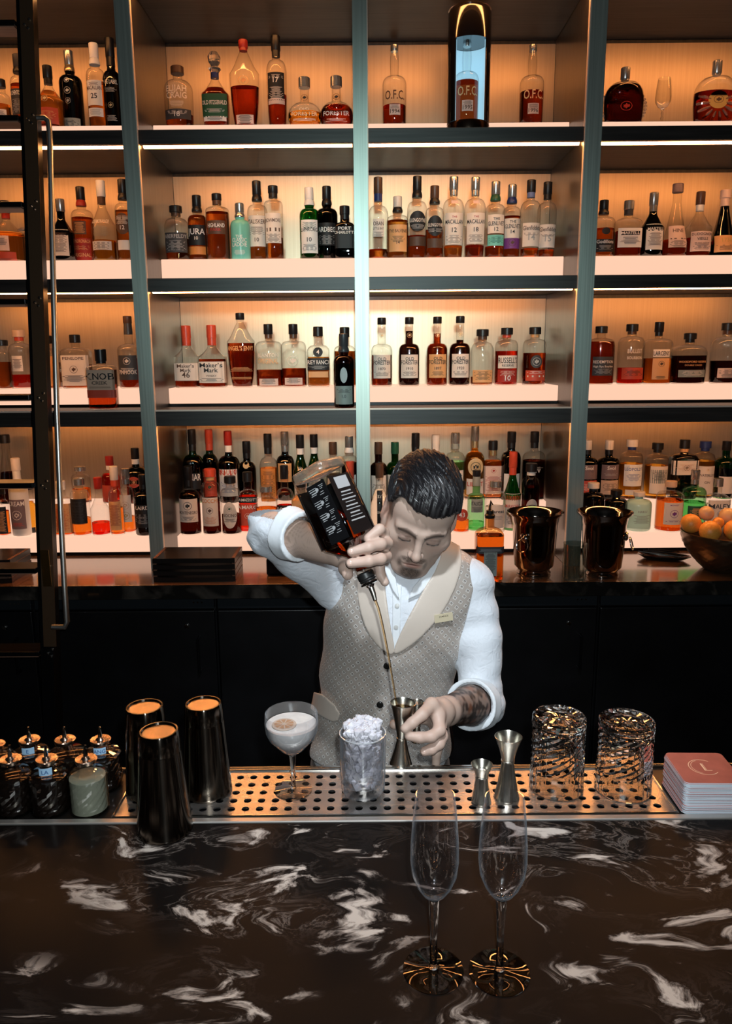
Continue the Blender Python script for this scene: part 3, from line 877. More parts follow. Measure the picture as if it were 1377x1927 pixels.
for (cx, tp2, li, fl, lb_, tx, dd) in ((718, 598, 'r', .46, 'w', '1870', 'leftmost, neck half empty'), (770, 597, 'd', .8, 'w', '1910', 'second, filled to the neck'), (823, 596, 'r', .76, 'O', '1897', 'third, with golden label'), (866, 595, 'd', .66, 'w', '1920', 'fourth, by the amber apothecary bottle')):
    B(cx, tp2, 39, 'fst', 'c', li, fl, 'k', None, [(.12, .46, .92, lb_, [('OLD', .38, .045, 'k'), ('FORESTER', .32, .06, 'k'), (tx, .24, .04, 'n'), ('=', .21, .06, 'n')]), (.66, .74, .45, '-', [('@', .74, .07, 'z')])], 'tall pale-labelled bourbon, %s of four' % dd, 2, 2, grp='four matching bourbon bottles on the third row')
B(908, 620, 43, 'rnd', 'c', 'a', .16, 'k', 'n', [(.06, .28, .9, 'O', [('=', .25, .15, 'n')])], 'clear round-shouldered bottle with peach foot label', 2, 2)
B(954, 617, 43, 'apo', 'c', 'R', .60, 'k', 'R', [(.3, .52, .92, 'w', [("RUSSELL'S", .39, .10, 'k'), ('RESERVE', .33, .04, 'k')]), (.06, .28, .92, 'r', [('10', .09, .09, 'W'), ('=', .25, .08, 'p')])], 'red bottle with bold lettered cream label', 2, 2)
B(1007, 616, 44, 'apo', 'c', 'r', .56, 'k', 'O', [(.08, .26, .94, 'R', [('=', .24, .04, 'W'), ('#', .16, .03, 'w')]), (.3, .52, .5, 'K', [('@', .41, .14, 's')], 'oval')], 'bottle with round grey badge over red lettering', 2, 2)
B(1132, 614, 52, 'apo', 'c', 'r', .74, 'k', None, [(.16, .48, .8, 'K', [('REDEMPTION', .37, .05, 'w'), ('High Rye Bourbon', .30, .035, 'w'), ('=', .27, .08, 'm')])], 'bottle with square charcoal label near the right upright', 2, 3)
B(1190, 610, 48, 'apo', 'c', 'R', .28, 'k', 'n', [(.09, .28, .95, 'R', [('=', .24, .1, 'n')]), (.4, .66, .6, '-', [('BULLEIT', .52, .07, 'w'), ('BOURBON', .42, .05, 'w')])], 'clear embossed bottle with low orange-red label', 2, 3)
B(1241, 606, 54, 'jug', 'c', 'o', .42, 'k', 'k', [(.44, .56, .55, 'w', [('LARCENY', .465, .07, 'k')]), (.08, .42, .55, 'O', [('@', .33, .09, 'n'), ('=', .13, .04, 'n')])], 'amber bottle with keyhole label and black neck', 2, 3)
B(1299, 627, 66, 'rnd', 'c', 'd', .56, 'k', 'k', [(.14, .28, .75, 'G', [('=', .26, .1, 'w')]), (.34, .6, .8, '-', [('WOODFORD RESERVE', .42, .04, 'O'), ('DOUBLE OAKED', .36, .03, 'O')])], 'wide oval bottle of dark bourbon, low and flat', 2, 3)
B(1370, 608, 56, 'rnd', 'c', 'd', .38, 'k', 'n', [(.1, .26, .7, 'p', [('=', .23, .12, 'n')])], 'clear oval bottle cut by the picture edge', 2, 3)

# ---- bottom row, rear step
B(356, 808, 38, 'lng', 'g', 'd', .6, 'k', 'k', [(.2, .42, .95, 'k', [('CYNAR', .32, .09, 'W')])], 'tall green bottle, black label, rear step', 3, 1, 1)
B(392, 808, 38, 'lng', 'g', 'd', .6, 'R', 'R', [(.05, .45, .95, 'R', [('TOSCANA', .34, .08, 'W'), ('@', .2, .1, 'g')])], 'tall green bottle with red cap and red label, rear step', 3, 1, 1)
B(428, 811, 40, 'lng', 'k', None, 0, 'r', 'W', [(.1, .48, .95, 'W', [('#', .43, .07, 'R'), ('BRAULIO', .41, .07, 'R'), ('=', .3, .15, 'B')])], 'black bottle with red cap and white label, rear step', 3, 1, 1)
B(463, 830, 38, 'lng', 'k', None, 0, 'k', 'k', [(.55, .66, .35, 'z', [], 'oval')], 'plain black bottle with small gold neck seal, rear step', 3, 1, 1)
B(503, 816, 33, 'lng', 'c', 'o', .5, 'k', 'k', [(.02, .50, .95, 'o', [('=', .46, .4, 'n')])], 'bottle with all-round orange label, rear step', 3, 1, 1)
B(535, 812, 34, 'lng', 'k', None, 0, 's', 's', [(.28, .55, .8, 'O', [('@', .42, .12, 'n')])], 'dark bottle with orange pointed label, rear step', 3, 1, 1)
B(564, 818, 29, 'slp', 'g', None, 0, 'k', 'W', [(.05, .35, .9, 'w', [('=', .3, .2, 'n')]), (.5, .6, .3, '-', [('@', .5, .06, 's')])], 'slim green bottle left of its twin, rear step', 3, 1, 1)
B(590, 817, 29, 'slp', 'g', None, 0, 'k', 'W', [(.05, .35, .9, 'w', [('=', .3, .2, 'n')]), (.5, .6, .3, '-', [('@', .5, .06, 's')])], 'slim green bottle right of its twin, rear step', 3, 1, 1)
B(626, 832, 26, 'lng', 'c', 'p', .5, 'n', None, [(.1, .4, .9, 'w', [('=', .35, .2, 'n')])], 'slim clear bottle, bronze cap, above the held one, rear step', 3, 1, 1)
B(659, 821, 30, 'sco', 'c', 'd', .6, 's', 'W', [(.05, .42, .95, 'W', [('=', .36, .25, 'n')])], 'dark bottle with white-foiled neck by the centre upright, rear step', 3, 1, 1)
B(712, 832, 33, 'lng', 'b', 'd', .6, 'n', None, [(.05, .45, .95, 'w', [('@', .38, .06, 'n'), ('=', .3, .2, 'n')])], 'brown bottle with white label beside the centre upright, rear step', 3, 2, 1)
B(743, 832, 33, 'lng', 'g', None, 0, 'g', None, [(.05, .45, .95, 'w', [('@', .38, .06, 'n'), ('=', .3, .2, 'n')])], 'green bottle with white label beside the brown one, rear step', 3, 2, 1)
B(782, 815, 30, 'lng', 'c', 'p', .5, 'k', 'k', [(.05, .4, .9, 'w', [])], 'clear bottle with tall black capsule above the head, rear step', 3, 2, 1)
B(820, 818, 32, 'lng', 'c', 'A', .7, 'w', 'w', [(.05, .4, .9, 'w', [])], 'amber bottle with cream cap above the head, rear step', 3, 2, 1)
B(857, 814, 36, 'std', 'c', 'n', .58, 's', 'G', [(.05, .46, .9, 'w', [('=', .4, .3, 'g')])], 'clear bottle of bright green liqueur, rear step', 3, 2, 1)
B(894, 802, 38, 'lng', 'c', 'y', .7, 's', 'z', [(.34, .58, .8, 'z', [('@', .46, .14, 'k')], 'oval'), (.08, .30, .95, 'w', [('LILLET', .2, .06, 'R')])], 'tall golden bottle with round crest label, rear step', 3, 2, 1)
B(928, 829, 34, 'sq2', 'c', 'o', .66, 'k', 'z', [(.1, .58, .85, 'p', [('@', .5, .08, 'r'), ('=', .4, .25, 'r')])], 'orange liqueur bottle with blush paper label, rear step', 3, 2, 1)
B(963, 812, 36, 'std', 'k', None, 0, 'k', 'k', [(.05, .4, .9, 'W', [])], 'tall black bottle behind the red-necked one, rear step', 3, 2, 1)
B(1015, 812, 42, 'std', 'c', 'd', .58, 'k', 'k', [(.3, .55, .8, '-', [('KTV', .42, .05, 'W'), ('=', .5, .04, 'm')])], 'dark bottle with smoky neck above the bucket, rear step', 3, 2, 1)
B(1106, 828, 40, 'std', 'k', None, 0, 'w', 'k', [(.36, .60, .95, 'h', [('Svol', .52, .06, 'W')]), (.10, .34, .95, 'R', [('=', .28, .12, 'p')])], 'dark bottle with plum label half behind the upright, rear step', 3, 3, 1)
B(1147, 828, 40, 'std', 'k', None, 0, 'w', 'k', [(.36, .60, .9, 'h', [('Svol', .52, .06, 'W'), ('=', .45, .03, 'm')]), (.10, .34, .9, 'c', [('=', .28, .12, 'n')])], 'dark bottle with plum and brown label, cream cap, rear step', 3, 3, 1)
B(1190, 827, 42, 'apo', 'c', 'y', .6, 'w', 'b', [(.24, .60, .9, 'W', [("LEOPOLD'S", .50, .05, 'B'), ('=', .44, .12, 'B')]), (.09, .18, .7, 'w', [])], 'clear bottle with white label and navy neck foil, rear step', 3, 3, 1)
B(1238, 833, 42, 'apo', 'c', 'y', .6, 'k', 'k', [(.12, .60, .85, 'w', []), (.30, .54, .8, 'G', [('=', .5, .15, 'k')])], 'clear bottle with grey and white label, rear step', 3, 3, 1)
B(1289, 827, 48, 'sqr', 'k', None, 0, 'k', 'O', [(.42, .66, .95, 'w', [('@', .54, .1, 'n'), ('=', .6, .12, 'c')])], 'black flat bottle with wide cream label, rear step', 3, 3, 1)
B(1328, 830, 38, 'apo', 'c', 'y', .66, 'b', 'b', [(.08, .58, .85, 'w', [('@', .52, .05, 'y'), ('WATERLOO', .40, .045, 'n'), ('GIN', .28, .04, 'n')])], 'clear bottle with tall white label and navy cap, rear step', 3, 3, 1)
B(1368, 830, 38, 'std', 'g', 'd', .5, 'k', None, [(.1, .4, .9, 'w', [])], 'dark green bottle at the picture edge, rear step', 3, 3, 1)
B(8, 818, 42, 'con', 'c', 'd', .46, 'k', None, [], 'flared decanter with dark wine-red contents, rear step', 3, 0, 1)
B(205, 858, 34, 'lng', 'c', 'R', .62, 'r', 'W', [(.05, .4, .9, 'R', [])], 'red bottle with white neck band, rear step', 3, 0, 1)
B(253, 843, 38, 'lng', 'k', None, 0, 'k', 'W', [(.3, .5, .6, 'R', [('@', .4, .1, 'O')], 'oval')], 'black bottle with round red emblem, rear step', 3, 0, 1)
B(150, 878, 34, 'apo', 'c', 'o', .4, 's', None, [(.1, .4, .9, 'O', [])], 'clear bottle with crystal top peeping over, rear step', 3, 0, 1)

# ---- bottom row, front step
B(28, 862, 34, 'std', 'w', None, 0, 'w', None, [(.10, .48, .95, 'h', [('CREAM', .40, .06, 'W'), ('@', .28, .12, 'w'), ('=', .18, .05, 'R')])], 'white bottle with plum and white label behind the ladder tread', 3, 0)
B(53, 912, 24, 'fst', 'c', 'y', .65, 'k', None, [(.0, .12, .95, 'k', [])], 'small patterned golden dasher bottle beside the white one', 3, 0)
B(0, 915, 24, 'std', 'c', 'o', .5, 'k', None, [(.05, .6, .95, 'k', [('=', .5, .4, 'O')])], 'small dark-labelled bottle at the picture edge', 3, 0)
B(113, 905, 36, 'sq2', 'c', 'o', .55, 'W', None, [(.06, .6, .9, 'O', [('=', .5, .4, 'R')])], 'orange-labelled bottle behind the chrome handrail', 3, 0)
B(147, 900, 38, 'apo', 'c', 'o', .3, 's', 'O', [(.22, .66, .98, 'k', [('=', .6, .4, 'K')])], 'squat bottle with broad black label', 3, 0)
B(183, 898, 34, 'slp', 'c', 'R', .22, 'r', None, [], 'clear conical bottle with a little red liquid and red cap', 3, 0)
B(213, 877, 27, 'lng', 'c', 'o', .4, 'w', 'R', [(.08, .5, .9, 'O', [('=', .45, .3, 'r')])], 'slim bottle with red neck and orange label', 3, 0)
B(234, 882, 34, 'std', 'c', 'o', .25, 's', 's', [(.18, .60, .85, 'w', [('@', .28, .12, 'y'), ('@', .44, .12, 'c')])], 'bottle with patterned cream label and silver cap', 3, 0)
B(268, 893, 38, 'std', 'k', None, 0, 'k', 'k', [(.14, .52, .95, 'k', [('LAIRD', .44, .06, 'W'), ('=', .36, .16, 'm')])], 'dark bottle with black label beside the steel upright', 3, 0)
B(353, 877, 40, 'lng', 'c', 'd', .6, 'k', 'k', [(.20, .54, .98, 'w', [('@', .44, .12, 'k'), ('MONTENEGRO', .32, .045, 'n'), ('=', .28, .05, 'n')])], 'dark amaro bottle with cream label by the left upright', 3, 1)
B(394, 882, 35, 'apo', 'c', 'd', .55, 'R', 'O', [(.14, .58, .95, 'w', [('COCCHI', .50, .06, 'o'), ('@', .38, .1, 'n'), ('=', .28, .1, 'o')])], 'bottle with pictorial cream label and red cap', 3, 1)
B(432, 896, 37, 'apo', 'c', 'd', .34, 'k', None, [(.12, .58, .75, 'w', [('NOCINO', .32, .055, 'n'), ('@', .46, .08, 'g'), ('=', .28, .05, 'n')], 'oval')], 'square-shouldered bottle with oval lace label', 3, 1)
B(465, 888, 34, 'sq2', 'c', 'R', .60, 'k', None, [(.50, .60, .95, 'k', [('RAMAZZOTTI', .53, .045, 'W')]), (.12, .48, .95, 'R', [('AMARO', .40, .06, 'W'), ('@', .28, .1, 'p')])], 'bottle with bright red label and black name band', 3, 1)
B(500, 915, 42, 'rnd', 'c', 'o', .55, 's', None, [(.1, .4, .9, 'R', [])], 'rounded bottle of orange liqueur above the shirt sleeve', 3, 1)
B(534, 876, 33, 'lng', 'c', 'R', .4, 'k', None, [(.30, .42, .95, 'k', [('ROSSO', .33, .06, 'W')])], 'bottle with black band label beside the orange liqueur', 3, 1)
B(566, 900, 36, 'sq2', 'c', 'R', .4, 'k', None, [(.34, .70, .95, 'O', [('@', .55, .1, 'z')]), (.26, .34, .95, 'r', [('RAMAZZOTTI', .28, .045, 'W')])], 'peach and red labelled bottle half behind the held one', 3, 1)
B(659, 868, 26, 'lng', 'c', 'R', .4, 'R', 'R', [(.1, .5, .9, 'p', [('=', .45, .3, 'n')])], 'slim bottle with bright red neck by the centre upright', 3, 1)
B(713, 872, 36, 'slp', 'c', 'p', .62, 'n', None, [(.14, .62, .28, 'k', [('ST', .52, .04, 'W'), ('GERMAIN', .30, .035, 'W')])], 'fluted clear bottle with narrow black strip label', 3, 2)
B(868, 905, 32, 'std', 'c', 'o', .24, 'k', None, [(.24, .48, .8, 'R', [('43', .32, .09, 'W')], 'oval')], 'bottle with round red badge peeping past the hair', 3, 2)
B(897, 885, 40, 'fst', 'G', 'n', .14, 'k', 'G', [(.32, .54, .7, 'G', [('ITALICUS', .44, .06, 'k'), ('=', .40, .07, 'k')])], 'fluted mint-green bottle with grey square label', 3, 2)
B(933, 905, 38, 'apo', 'c', 'p', .5, 's', None, [(.10, .56, .9, 'w', [('chareau', .40, .07, 'k'), ('=', .34, .08, 'm')])], 'clear bottle with pale label and lower-case lettering', 3, 2)
B(966, 850, 37, 'slp', 'g', None, 0, 'R', 'R', [(.04, .48, .98, 'w', [('LUXARDO', .40, .06, 'R'), ('MARASCHINO', .30, .045, 'R'), ('=', .24, .15, 'n')])], 'green bottle with red neck wrap and straw-coloured label', 3, 2)
B(1000, 872, 34, 'apo', 'c', 'd', .66, 'k', 'W', [(.18, .50, .7, 's', [('@', .34, .16, 'K')], 'oval')], 'dark bottle with round silver badge behind the ice bucket', 3, 2)
B(1117, 908, 42, 'apo', 'k', None, 0, 'w', 'k', [(.2, .54, .9, 'W', [])], 'dark bottle with cream stopper behind the right ice bucket', 3, 3)
B(1160, 922, 42, 'apo', 'k', None, 0, 'k', 'k', [], 'low black bottle with black cap behind the right ice bucket', 3, 3)
B(1203, 925, 47, 'apo', 'f', None, 0, 'w', None, [(.2, .6, .8, '-', [('HAKU', .5, .06, 'G'), ('=', .42, .2, 'G')])], 'frosted mint-coloured bottle with cream cap', 3, 3)
B(1263, 905, 50, 'apo', 'c', 'A', .62, 'c', 'k', [(.16, .60, .75, 'w', [('@', .38, .16, 'v'), ('MONKEY', .54, .03, 'v'), ('47', .35, .06, 'v'), ('=', .24, .03, 'v')])], 'brown apothecary bottle with stamp-like label', 3, 3)
B(1309, 884, 46, 'std', 'G', 'n', .46, 's', 's', [(.2, .42, .8, 'g', [('=', .38, .14, 'O')])], 'green glass bottle with silver capsule behind the fruit', 3, 3)
B(1352, 900, 42, 'sq2', 'c', 'p', .5, 's', None, [(.16, .6, .8, 'w', [('MALFY', .44, .09, 'K'), ('@', .34, .1, 'B')])], 'clear square bottle with round gin label behind the fruit', 3, 3)
# ------------------------------------------------------------------ front bar
ZB = 1.07


def top_z(px, py, Y):
    return PY(px, py, Y).z


def marble():
    mt, n, l, b = nt('black_white_veined_marble')
    tc = n.new('ShaderNodeTexCoord'); mp = n.new('ShaderNodeMapping')
    mp.inputs['Rotation'].default_value = (0, 0, R(-12)); mp.inputs['Scale'].default_value = (1, 1.9, 1)
    mp.inputs['Location'].default_value = (1.35, .42, 0)
    l.new(tc.outputs['Object'], mp.inputs[0])
    n1 = n.new('ShaderNodeTexNoise'); n1.inputs['Scale'].default_value = 3.0; n1.inputs['Detail'].default_value = 3; n1.inputs['Distortion'].default_value = .6
    l.new(mp.outputs[0], n1.inputs['Vector'])
    # warp
    wm = n.new('ShaderNodeVectorMath'); wm.operation = 'MULTIPLY_ADD'
    wm.inputs[1].default_value = (.30, .30, .30)
    l.new(n1.outputs['Color'], wm.inputs[0]); l.new(mp.outputs[0], wm.inputs[2])
    n2 = n.new('ShaderNodeTexNoise'); n2.inputs['Scale'].default_value = 5.5; n2.inputs['Detail'].default_value = 9; n2.inputs['Roughness'].default_value = .62; n2.inputs['Distortion'].default_value = 1.6
    l.new(wm.outputs[0], n2.inputs['Vector'])
    n3 = n.new('ShaderNodeTexNoise'); n3.inputs['Scale'].default_value = 2.1; n3.inputs['Detail'].default_value = 2
    l.new(mp.outputs[0], n3.inputs['Vector'])
    # thin veins: |noise - .5| small
    a = n.new('ShaderNodeMath'); a.operation = 'SUBTRACT'; a.inputs[1].default_value = .5; l.new(n2.outputs[0], a.inputs[0])
    ab = n.new('ShaderNodeMath'); ab.operation = 'ABSOLUTE'; l.new(a.outputs[0], ab.inputs[0])
    vr = n.new('ShaderNodeMapRange'); vr.inputs[1].default_value = .0; vr.inputs[2].default_value = .035; vr.inputs[3].default_value = 1; vr.inputs[4].default_value = 0
    l.new(ab.outputs[0], vr.inputs[0])
    # white patches
    pr = n.new('ShaderNodeMapRange'); pr.inputs[1].default_value = .545; pr.inputs[2].default_value = .64
    l.new(n2.outputs[0], pr.inputs[0])
    mk = n.new('ShaderNodeMapRange'); mk.inputs[1].default_value = .46; mk.inputs[2].default_value = .60
    l.new(n3.outputs[0], mk.inputs[0])
    m1 = n.new('ShaderNodeMath'); m1.operation = 'MULTIPLY'; l.new(vr.outputs[0], m1.inputs[0]); l.new(mk.outputs[0], m1.inputs[1])
    m1b = n.new('ShaderNodeMath'); m1b.operation = 'MULTIPLY'; m1b.inputs[1].default_value = .42; l.new(m1.outputs[0], m1b.inputs[0])
    m2 = n.new('ShaderNodeMath'); m2.operation = 'MAXIMUM'; l.new(m1b.outputs[0], m2.inputs[0]); l.new(pr.outputs[0], m2.inputs[1])
    m3 = n.new('ShaderNodeMath'); m3.operation = 'MULTIPLY'; m3.use_clamp = True; l.new(m2.outputs[0], m3.inputs[0])
    mk2 = n.new('ShaderNodeMapRange'); mk2.inputs[1].default_value = .36; mk2.inputs[2].default_value = .48; mk2.inputs[3].default_value = .12
    l.new(n3.outputs[0], mk2.inputs[0]); l.new(mk2.outputs[0], m3.inputs[1])
    cr = n.new('ShaderNodeValToRGB')
    e = cr.color_ramp.elements
    e[0].position = 0; e[0].color = (.0075, .006, .0055, 1)
    e[1].position = 1; e[1].color = (.50, .43, .38, 1)
    q = e.new(.25); q.color = (.022, .017, .015, 1)
    q = e.new(.6); q.color = (.20, .165, .145, 1)
    l.new(m3.outputs[0], cr.inputs[0]); l.new(cr.outputs[0], b.inputs['Base Color'])
    b.inputs['Roughness'].default_value = .22
    b.inputs['Specular IOR Level'].default_value = .045
    n4 = n.new('ShaderNodeTexNoise'); n4.inputs['Scale'].default_value = 130; n4.inputs['Detail'].default_value = 3
    l.new(tc.outputs['Object'], n4.inputs['Vector'])
    bp = n.new('ShaderNodeBump'); bp.inputs['Strength'].default_value = .10; bp.inputs['Distance'].default_value = .0006
    l.new(n4.outputs[0], bp.inputs['Height']); l.new(bp.outputs[0], b.inputs['Normal'])
    return mt


bt = tag(MB().box(-1.5, 1.5, .42, 1.1065, 1.03, ZB, bev=.002).build('bar_counter', marble()), 'black bar counter with white cloudy veins in the foreground', 'counter')
MB().box(-1.5, 1.5, .55, 1.10, 0, 1.0295).build('bar_carcass', M_black, bt)
ZT = 1.062
rail = empty('service_ledge', (0, 1.2, 1.03), label='steel-edged service ledge behind the veined counter', cat='ledge')
MB().box(-1.5, 1.5, -.092, .080, .0, .030).build('ledge_plate', mat('dark_steel', (.05, .045, .042), .3, .9), rail)
MB().box(-1.5, 1.5, -.0925, -.080, .0, .0415, bev=.0015).build('front_lip', mat('satin_steel', (.70, .66, .62), .38, .9), rail)
MB().box(-1.5, 1.5, .081, .088, .0, .036, bev=.0015).build('rear_lip', M_steel, rail)
MB().box(-1.5, 1.5, -.06, .07, -.25, -.001).build('splash_panel', M_black, rail)

# perforated tray
xl, xr = PZ(206, 1535, ZT).x+.010, PZ(1272, 1533, ZT).x
y0, y1 = 1.124, 1.268
tray = empty('perforated_tray', ((xl+xr)/2, (y0+y1)/2, 1.0602), label='long steel drip tray with round holes behind the counter', cat='tray')
W2, D2 = (xr-xl)/2, (y1-y0)/2
nxh, nyh = 38, 5
mx_, my_ = .014, .011
cw, cd = (2*W2-2*mx_)/nxh, (2*D2-2*my_)/nyh
TT, TB = .0085, .0060
mb = MB()
hr = .0066
K = 12
for i in range(nxh):
    for j in range(nyh):
        cx_, cy_ = -W2+mx_+(i+.5)*cw, -D2+my_+(j+.5)*cd
        ring = [(cx_+hr*math.cos(2*PI*(k+.5)/K), cy_+hr*math.sin(2*PI*(k+.5)/K)) for k in range(K)]
        sq = []
        for k in range(K):
            a = 2*PI*(k+.5)/K
            q = 1/max(abs(math.cos(a)), abs(math.sin(a)))
            # nearest to the corners
            sx, sy = math.cos(a)*q, math.sin(a)*q
            if abs(abs(math.cos(a))-abs(math.sin(a))) < .01:
                sx, sy = math.copysign(1, sx), math.copysign(1, sy)
            sq.append((cx_+sx*cw/2, cy_+sy*cd/2))
        vs = [(x, y, TT) for x, y in sq]+[(x, y, TT) for x, y in ring]+[(x, y, TB) for x, y in ring]
        fs = []
        for k in range(K):
            k2 = (k+1) % K
            fs.append((k, k2, K+k2, K+k)); fs.append((K+k, K+k2, 2*K+k2, 2*K+k))
        mb.add(vs, fs)
for (a, b, c, d) in ((-W2, -W2+mx_, -D2, D2), (W2-mx_, W2, -D2, D2), (-W2+mx_, W2-mx_, -D2, -D2+my_), (-W2+mx_, W2-mx_, D2-my_, D2)):
    mb.add([(a, c, TT), (b, c, TT), (b, d, TT), (a, d, TT)], [(0, 1, 2, 3)])
M_tray = noise_mat('worn_steel', (.50, .46, .43), (.66, .61, .57), (1, 6, 1), 14, .26, .95, .05, rvar=.08)
mb.build('perforated_plate', M_tray, tray)
mb = MB()
mb.box(-W2, W2, -D2-.0002, -D2+.004, 0, TT+.003, bev=.001); mb.box(-W2, W2, D2-.004, D2, 0, TT+.003, bev=.001)
mb.box(-W2-.001, -W2+.003, -D2, D2, 0, TT+.003, bev=.001); mb.box(W2-.003, W2+.001, -D2, D2, 0, TT+.003, bev=.001)
mb.build('rim', M_steel, tray)
MB().box(-W2+.004, W2-.004, -D2+.004, D2-.004, 0, .002).build('basin', mat('wet_dark_steel', (.03, .03, .035), .15, .9), tray)
TZ0 = 1.0602+TT+.0004     # things on the tray stand here

# shakers
M_gun = mat('gunmetal', (.13, .11, .09), .13, 1., aniso=.93)
_n, _l, _b = M_gun.node_tree.nodes, M_gun.node_tree.links, M_gun.node_tree.nodes['Principled BSDF']
_t = _n.new('ShaderNodeTangent'); _t.direction_type = 'RADIAL'; _t.axis = 'Z'
_l.new(_t.outputs[0], _b.inputs['Tangent'])
_b.inputs['Anisotropic Rotation'].default_value = .25
for (bx, by, tx, ty, bw, tw, z, lab) in ((311, 1560, 298, 1374, 102, 74, ZB+.0004, 'gunmetal cocktail shaker nearest, standing upside down on the veined counter'),
                                         (391, 1487, 379, 1323, 90, 69, TZ0, 'gunmetal cocktail shaker on the tray, rightmost of three'),
                                         (283, 1487, 270, 1329, 88, 70, TZ0, 'gunmetal cocktail shaker on the tray, half behind the nearest one')):
    p = PZ(bx, by, z)
    H = top_z(tx, ty, p.y)-z
    rb, rt = bw/2*pxm(p.y, z), tw/2*pxm(p.y, z+H)
    s_ = empty('cocktail_shaker', (p.x, p.y, z), label=lab, cat='shaker', group='gunmetal shakers')
    MB().lathe([(0, rb-.001), (.002, rb+.0005), (.005, rb), (H*.80, rt+(rb-rt)*.20), (H*.812, rt+(rb-rt)*.17), (H*.82, rt+(rb-rt)*.20), (H-.003, rt), (H, rt-.0015), (H, rt-.004), (H-.003, rt-.006)], 64, cap=False).build('body', M_gun, s_, smooth=True, sharp=50)
    MB().lathe([(H-.003, rt-.006), (H-.0034, rt*.6), (H-.0030, rt*.3), (H-.0032, .0)], 64, cap=False).build('weighted_end', mat('copper_end', (.60, .46, .34), .24, 1.), s_, smooth=True)  # warm reflection of the shelves put into the end's metal colour

# bitters bottles
M_bg = thin_glass('cut_bottle_glass', (.85, .82, .78), (.2, .18, .16), .3)
for (bx, by, tip, liq, lab, tg) in ((170, 1524, 1402, 'frost', 'pale grey cut-glass dasher bottle, front row next to the tray', None),
                                    (97, 1524, 1402, 'dark', 'dark dasher bottle with blue tape, middle of the front row', 'LA'),
                                    (30, 1524, 1402, 'dark', 'dark dasher bottle without tape, front row at the left', None),
                                    (-40, 1524, 1402, 'dark', 'dark dasher bottle mostly outside the left edge of the picture', None),
                                    (196, 1478, 1368, 'dark', 'dark dasher bottle with blue tape in the back row, nearest the shakers', 'ANG'),
                                    (130, 1478, 1368, 'dark', 'dark dasher bottle without tape, middle of the back row', None),
                                    (64, 1478, 1368, 'dark', 'dark dasher bottle with tape on its neck, back row', 'E'),
                                    (-2, 1478, 1380, 'dark', 'dark dasher bottle in the back row cut by the left edge', None)):
    z = 1.0606
    p = PZ(bx, by, z)
    H = top_z(bx-8, tip, p.y)-z
    rb = 35*pxm(p.y, z)
    hb = H*.60
    t = empty('dasher_bottle', (p.x, p.y, z), label=lab, cat='bottle', group='bitters dasher bottles')
    # faceted cut body
    mb = MB()
    nseg, nr_ = 24, 9
    prof = [(0, rb*.9), (.003, rb)]+[(.003+(hb-.008)*k/nr_, rb) for k in range(1, nr_+1)]+[(hb-.001, rb*.90), (hb+.002, rb*.5), (hb+.003, .013), (H*.72, .0105), (H*.78, .0105)]
    vs = []
    for k, (z_, r_) in enumerate(prof):
        for i in range(nseg):
            a = 2*PI*i/nseg
            f_ = 1-.045*((i+k) % 2) if 1 < k < nr_+1 else 1
            vs.append((r_*f_*math.cos(a), r_*f_*math.sin(a), z_))
    fs = [(k*nseg+i, k*nseg+(i+1) % nseg, (k+1)*nseg+(i+1) % nseg, (k+1)*nseg+i) for k in range(len(prof)-1) for i in range(nseg)]
    mb.add(vs, fs+[tuple(range(nseg))[::-1]])
    mb.build('cut_body', M_bg if liq == 'dark' else thin_glass('cut_clear_glass', (.9, .92, .85), (.4, .42, .35), .3), t)
    MB().lathe([(.004, rb*.85), (.006, rb*.93), (hb*.88, rb*.93), (hb*.88+.0005, rb*.9)], 24).build('bitters', mat('dark_bitters', (.008, .005, .004), .08) if liq == 'dark' else mat('cloudy_syrup', (.40, .40, .35), .25, trans=.35), t, smooth=True)
    MB().lathe([(H*.74, .0115), (H*.745, .017), (H*.79, .0185), (H*.80, .017), (H*.795, .008), (H*.82, .0055), (H*.84, .0055)], 28).build('dasher_cap', mat('copper_cap', (.66, .50, .40), .2, 1.), t, smooth=True)
    MB().tube([(0, 0, H*.83), (0, 0, H*.90), (.0, 0, H*.96), (.001, 0, H)], [.0042, .003, .0022, .002]).build('dasher_spout', M_chrome, t, smooth=True)
    if tg:
        mb = MB()
        vs = [(.0175*math.sin(a), -.0175*math.cos(a), zz) for zz in (H*.61, H*.72) for a in [R(-25+12*k) for k in range(7)]]
        mb.add(vs, [(k, k+1, k+8, k+7) for k in range(6)])
        tp = mb.build('tape', mat('pale_blue_tape', (.35, .55, .75), .6), t)
        u, f_, wd = text_geo(tg)
        hh = H*.06
        v_ = []
        for (a, b) in u:
            an = a*hh/.0175+R(10)
            v_.append((.018*math.sin(an), -.018*math.cos(an), H*.635+b*hh))
        link_mesh('lettering', v_, f_, mat('pen_ink', (.05, .12, .3), .6), tp)


def realglass(name='cast_glass', c=(1, 1, 1), ior=1.46, rough=0.):
    return mat(name, c, rough, trans=1., ior=ior)


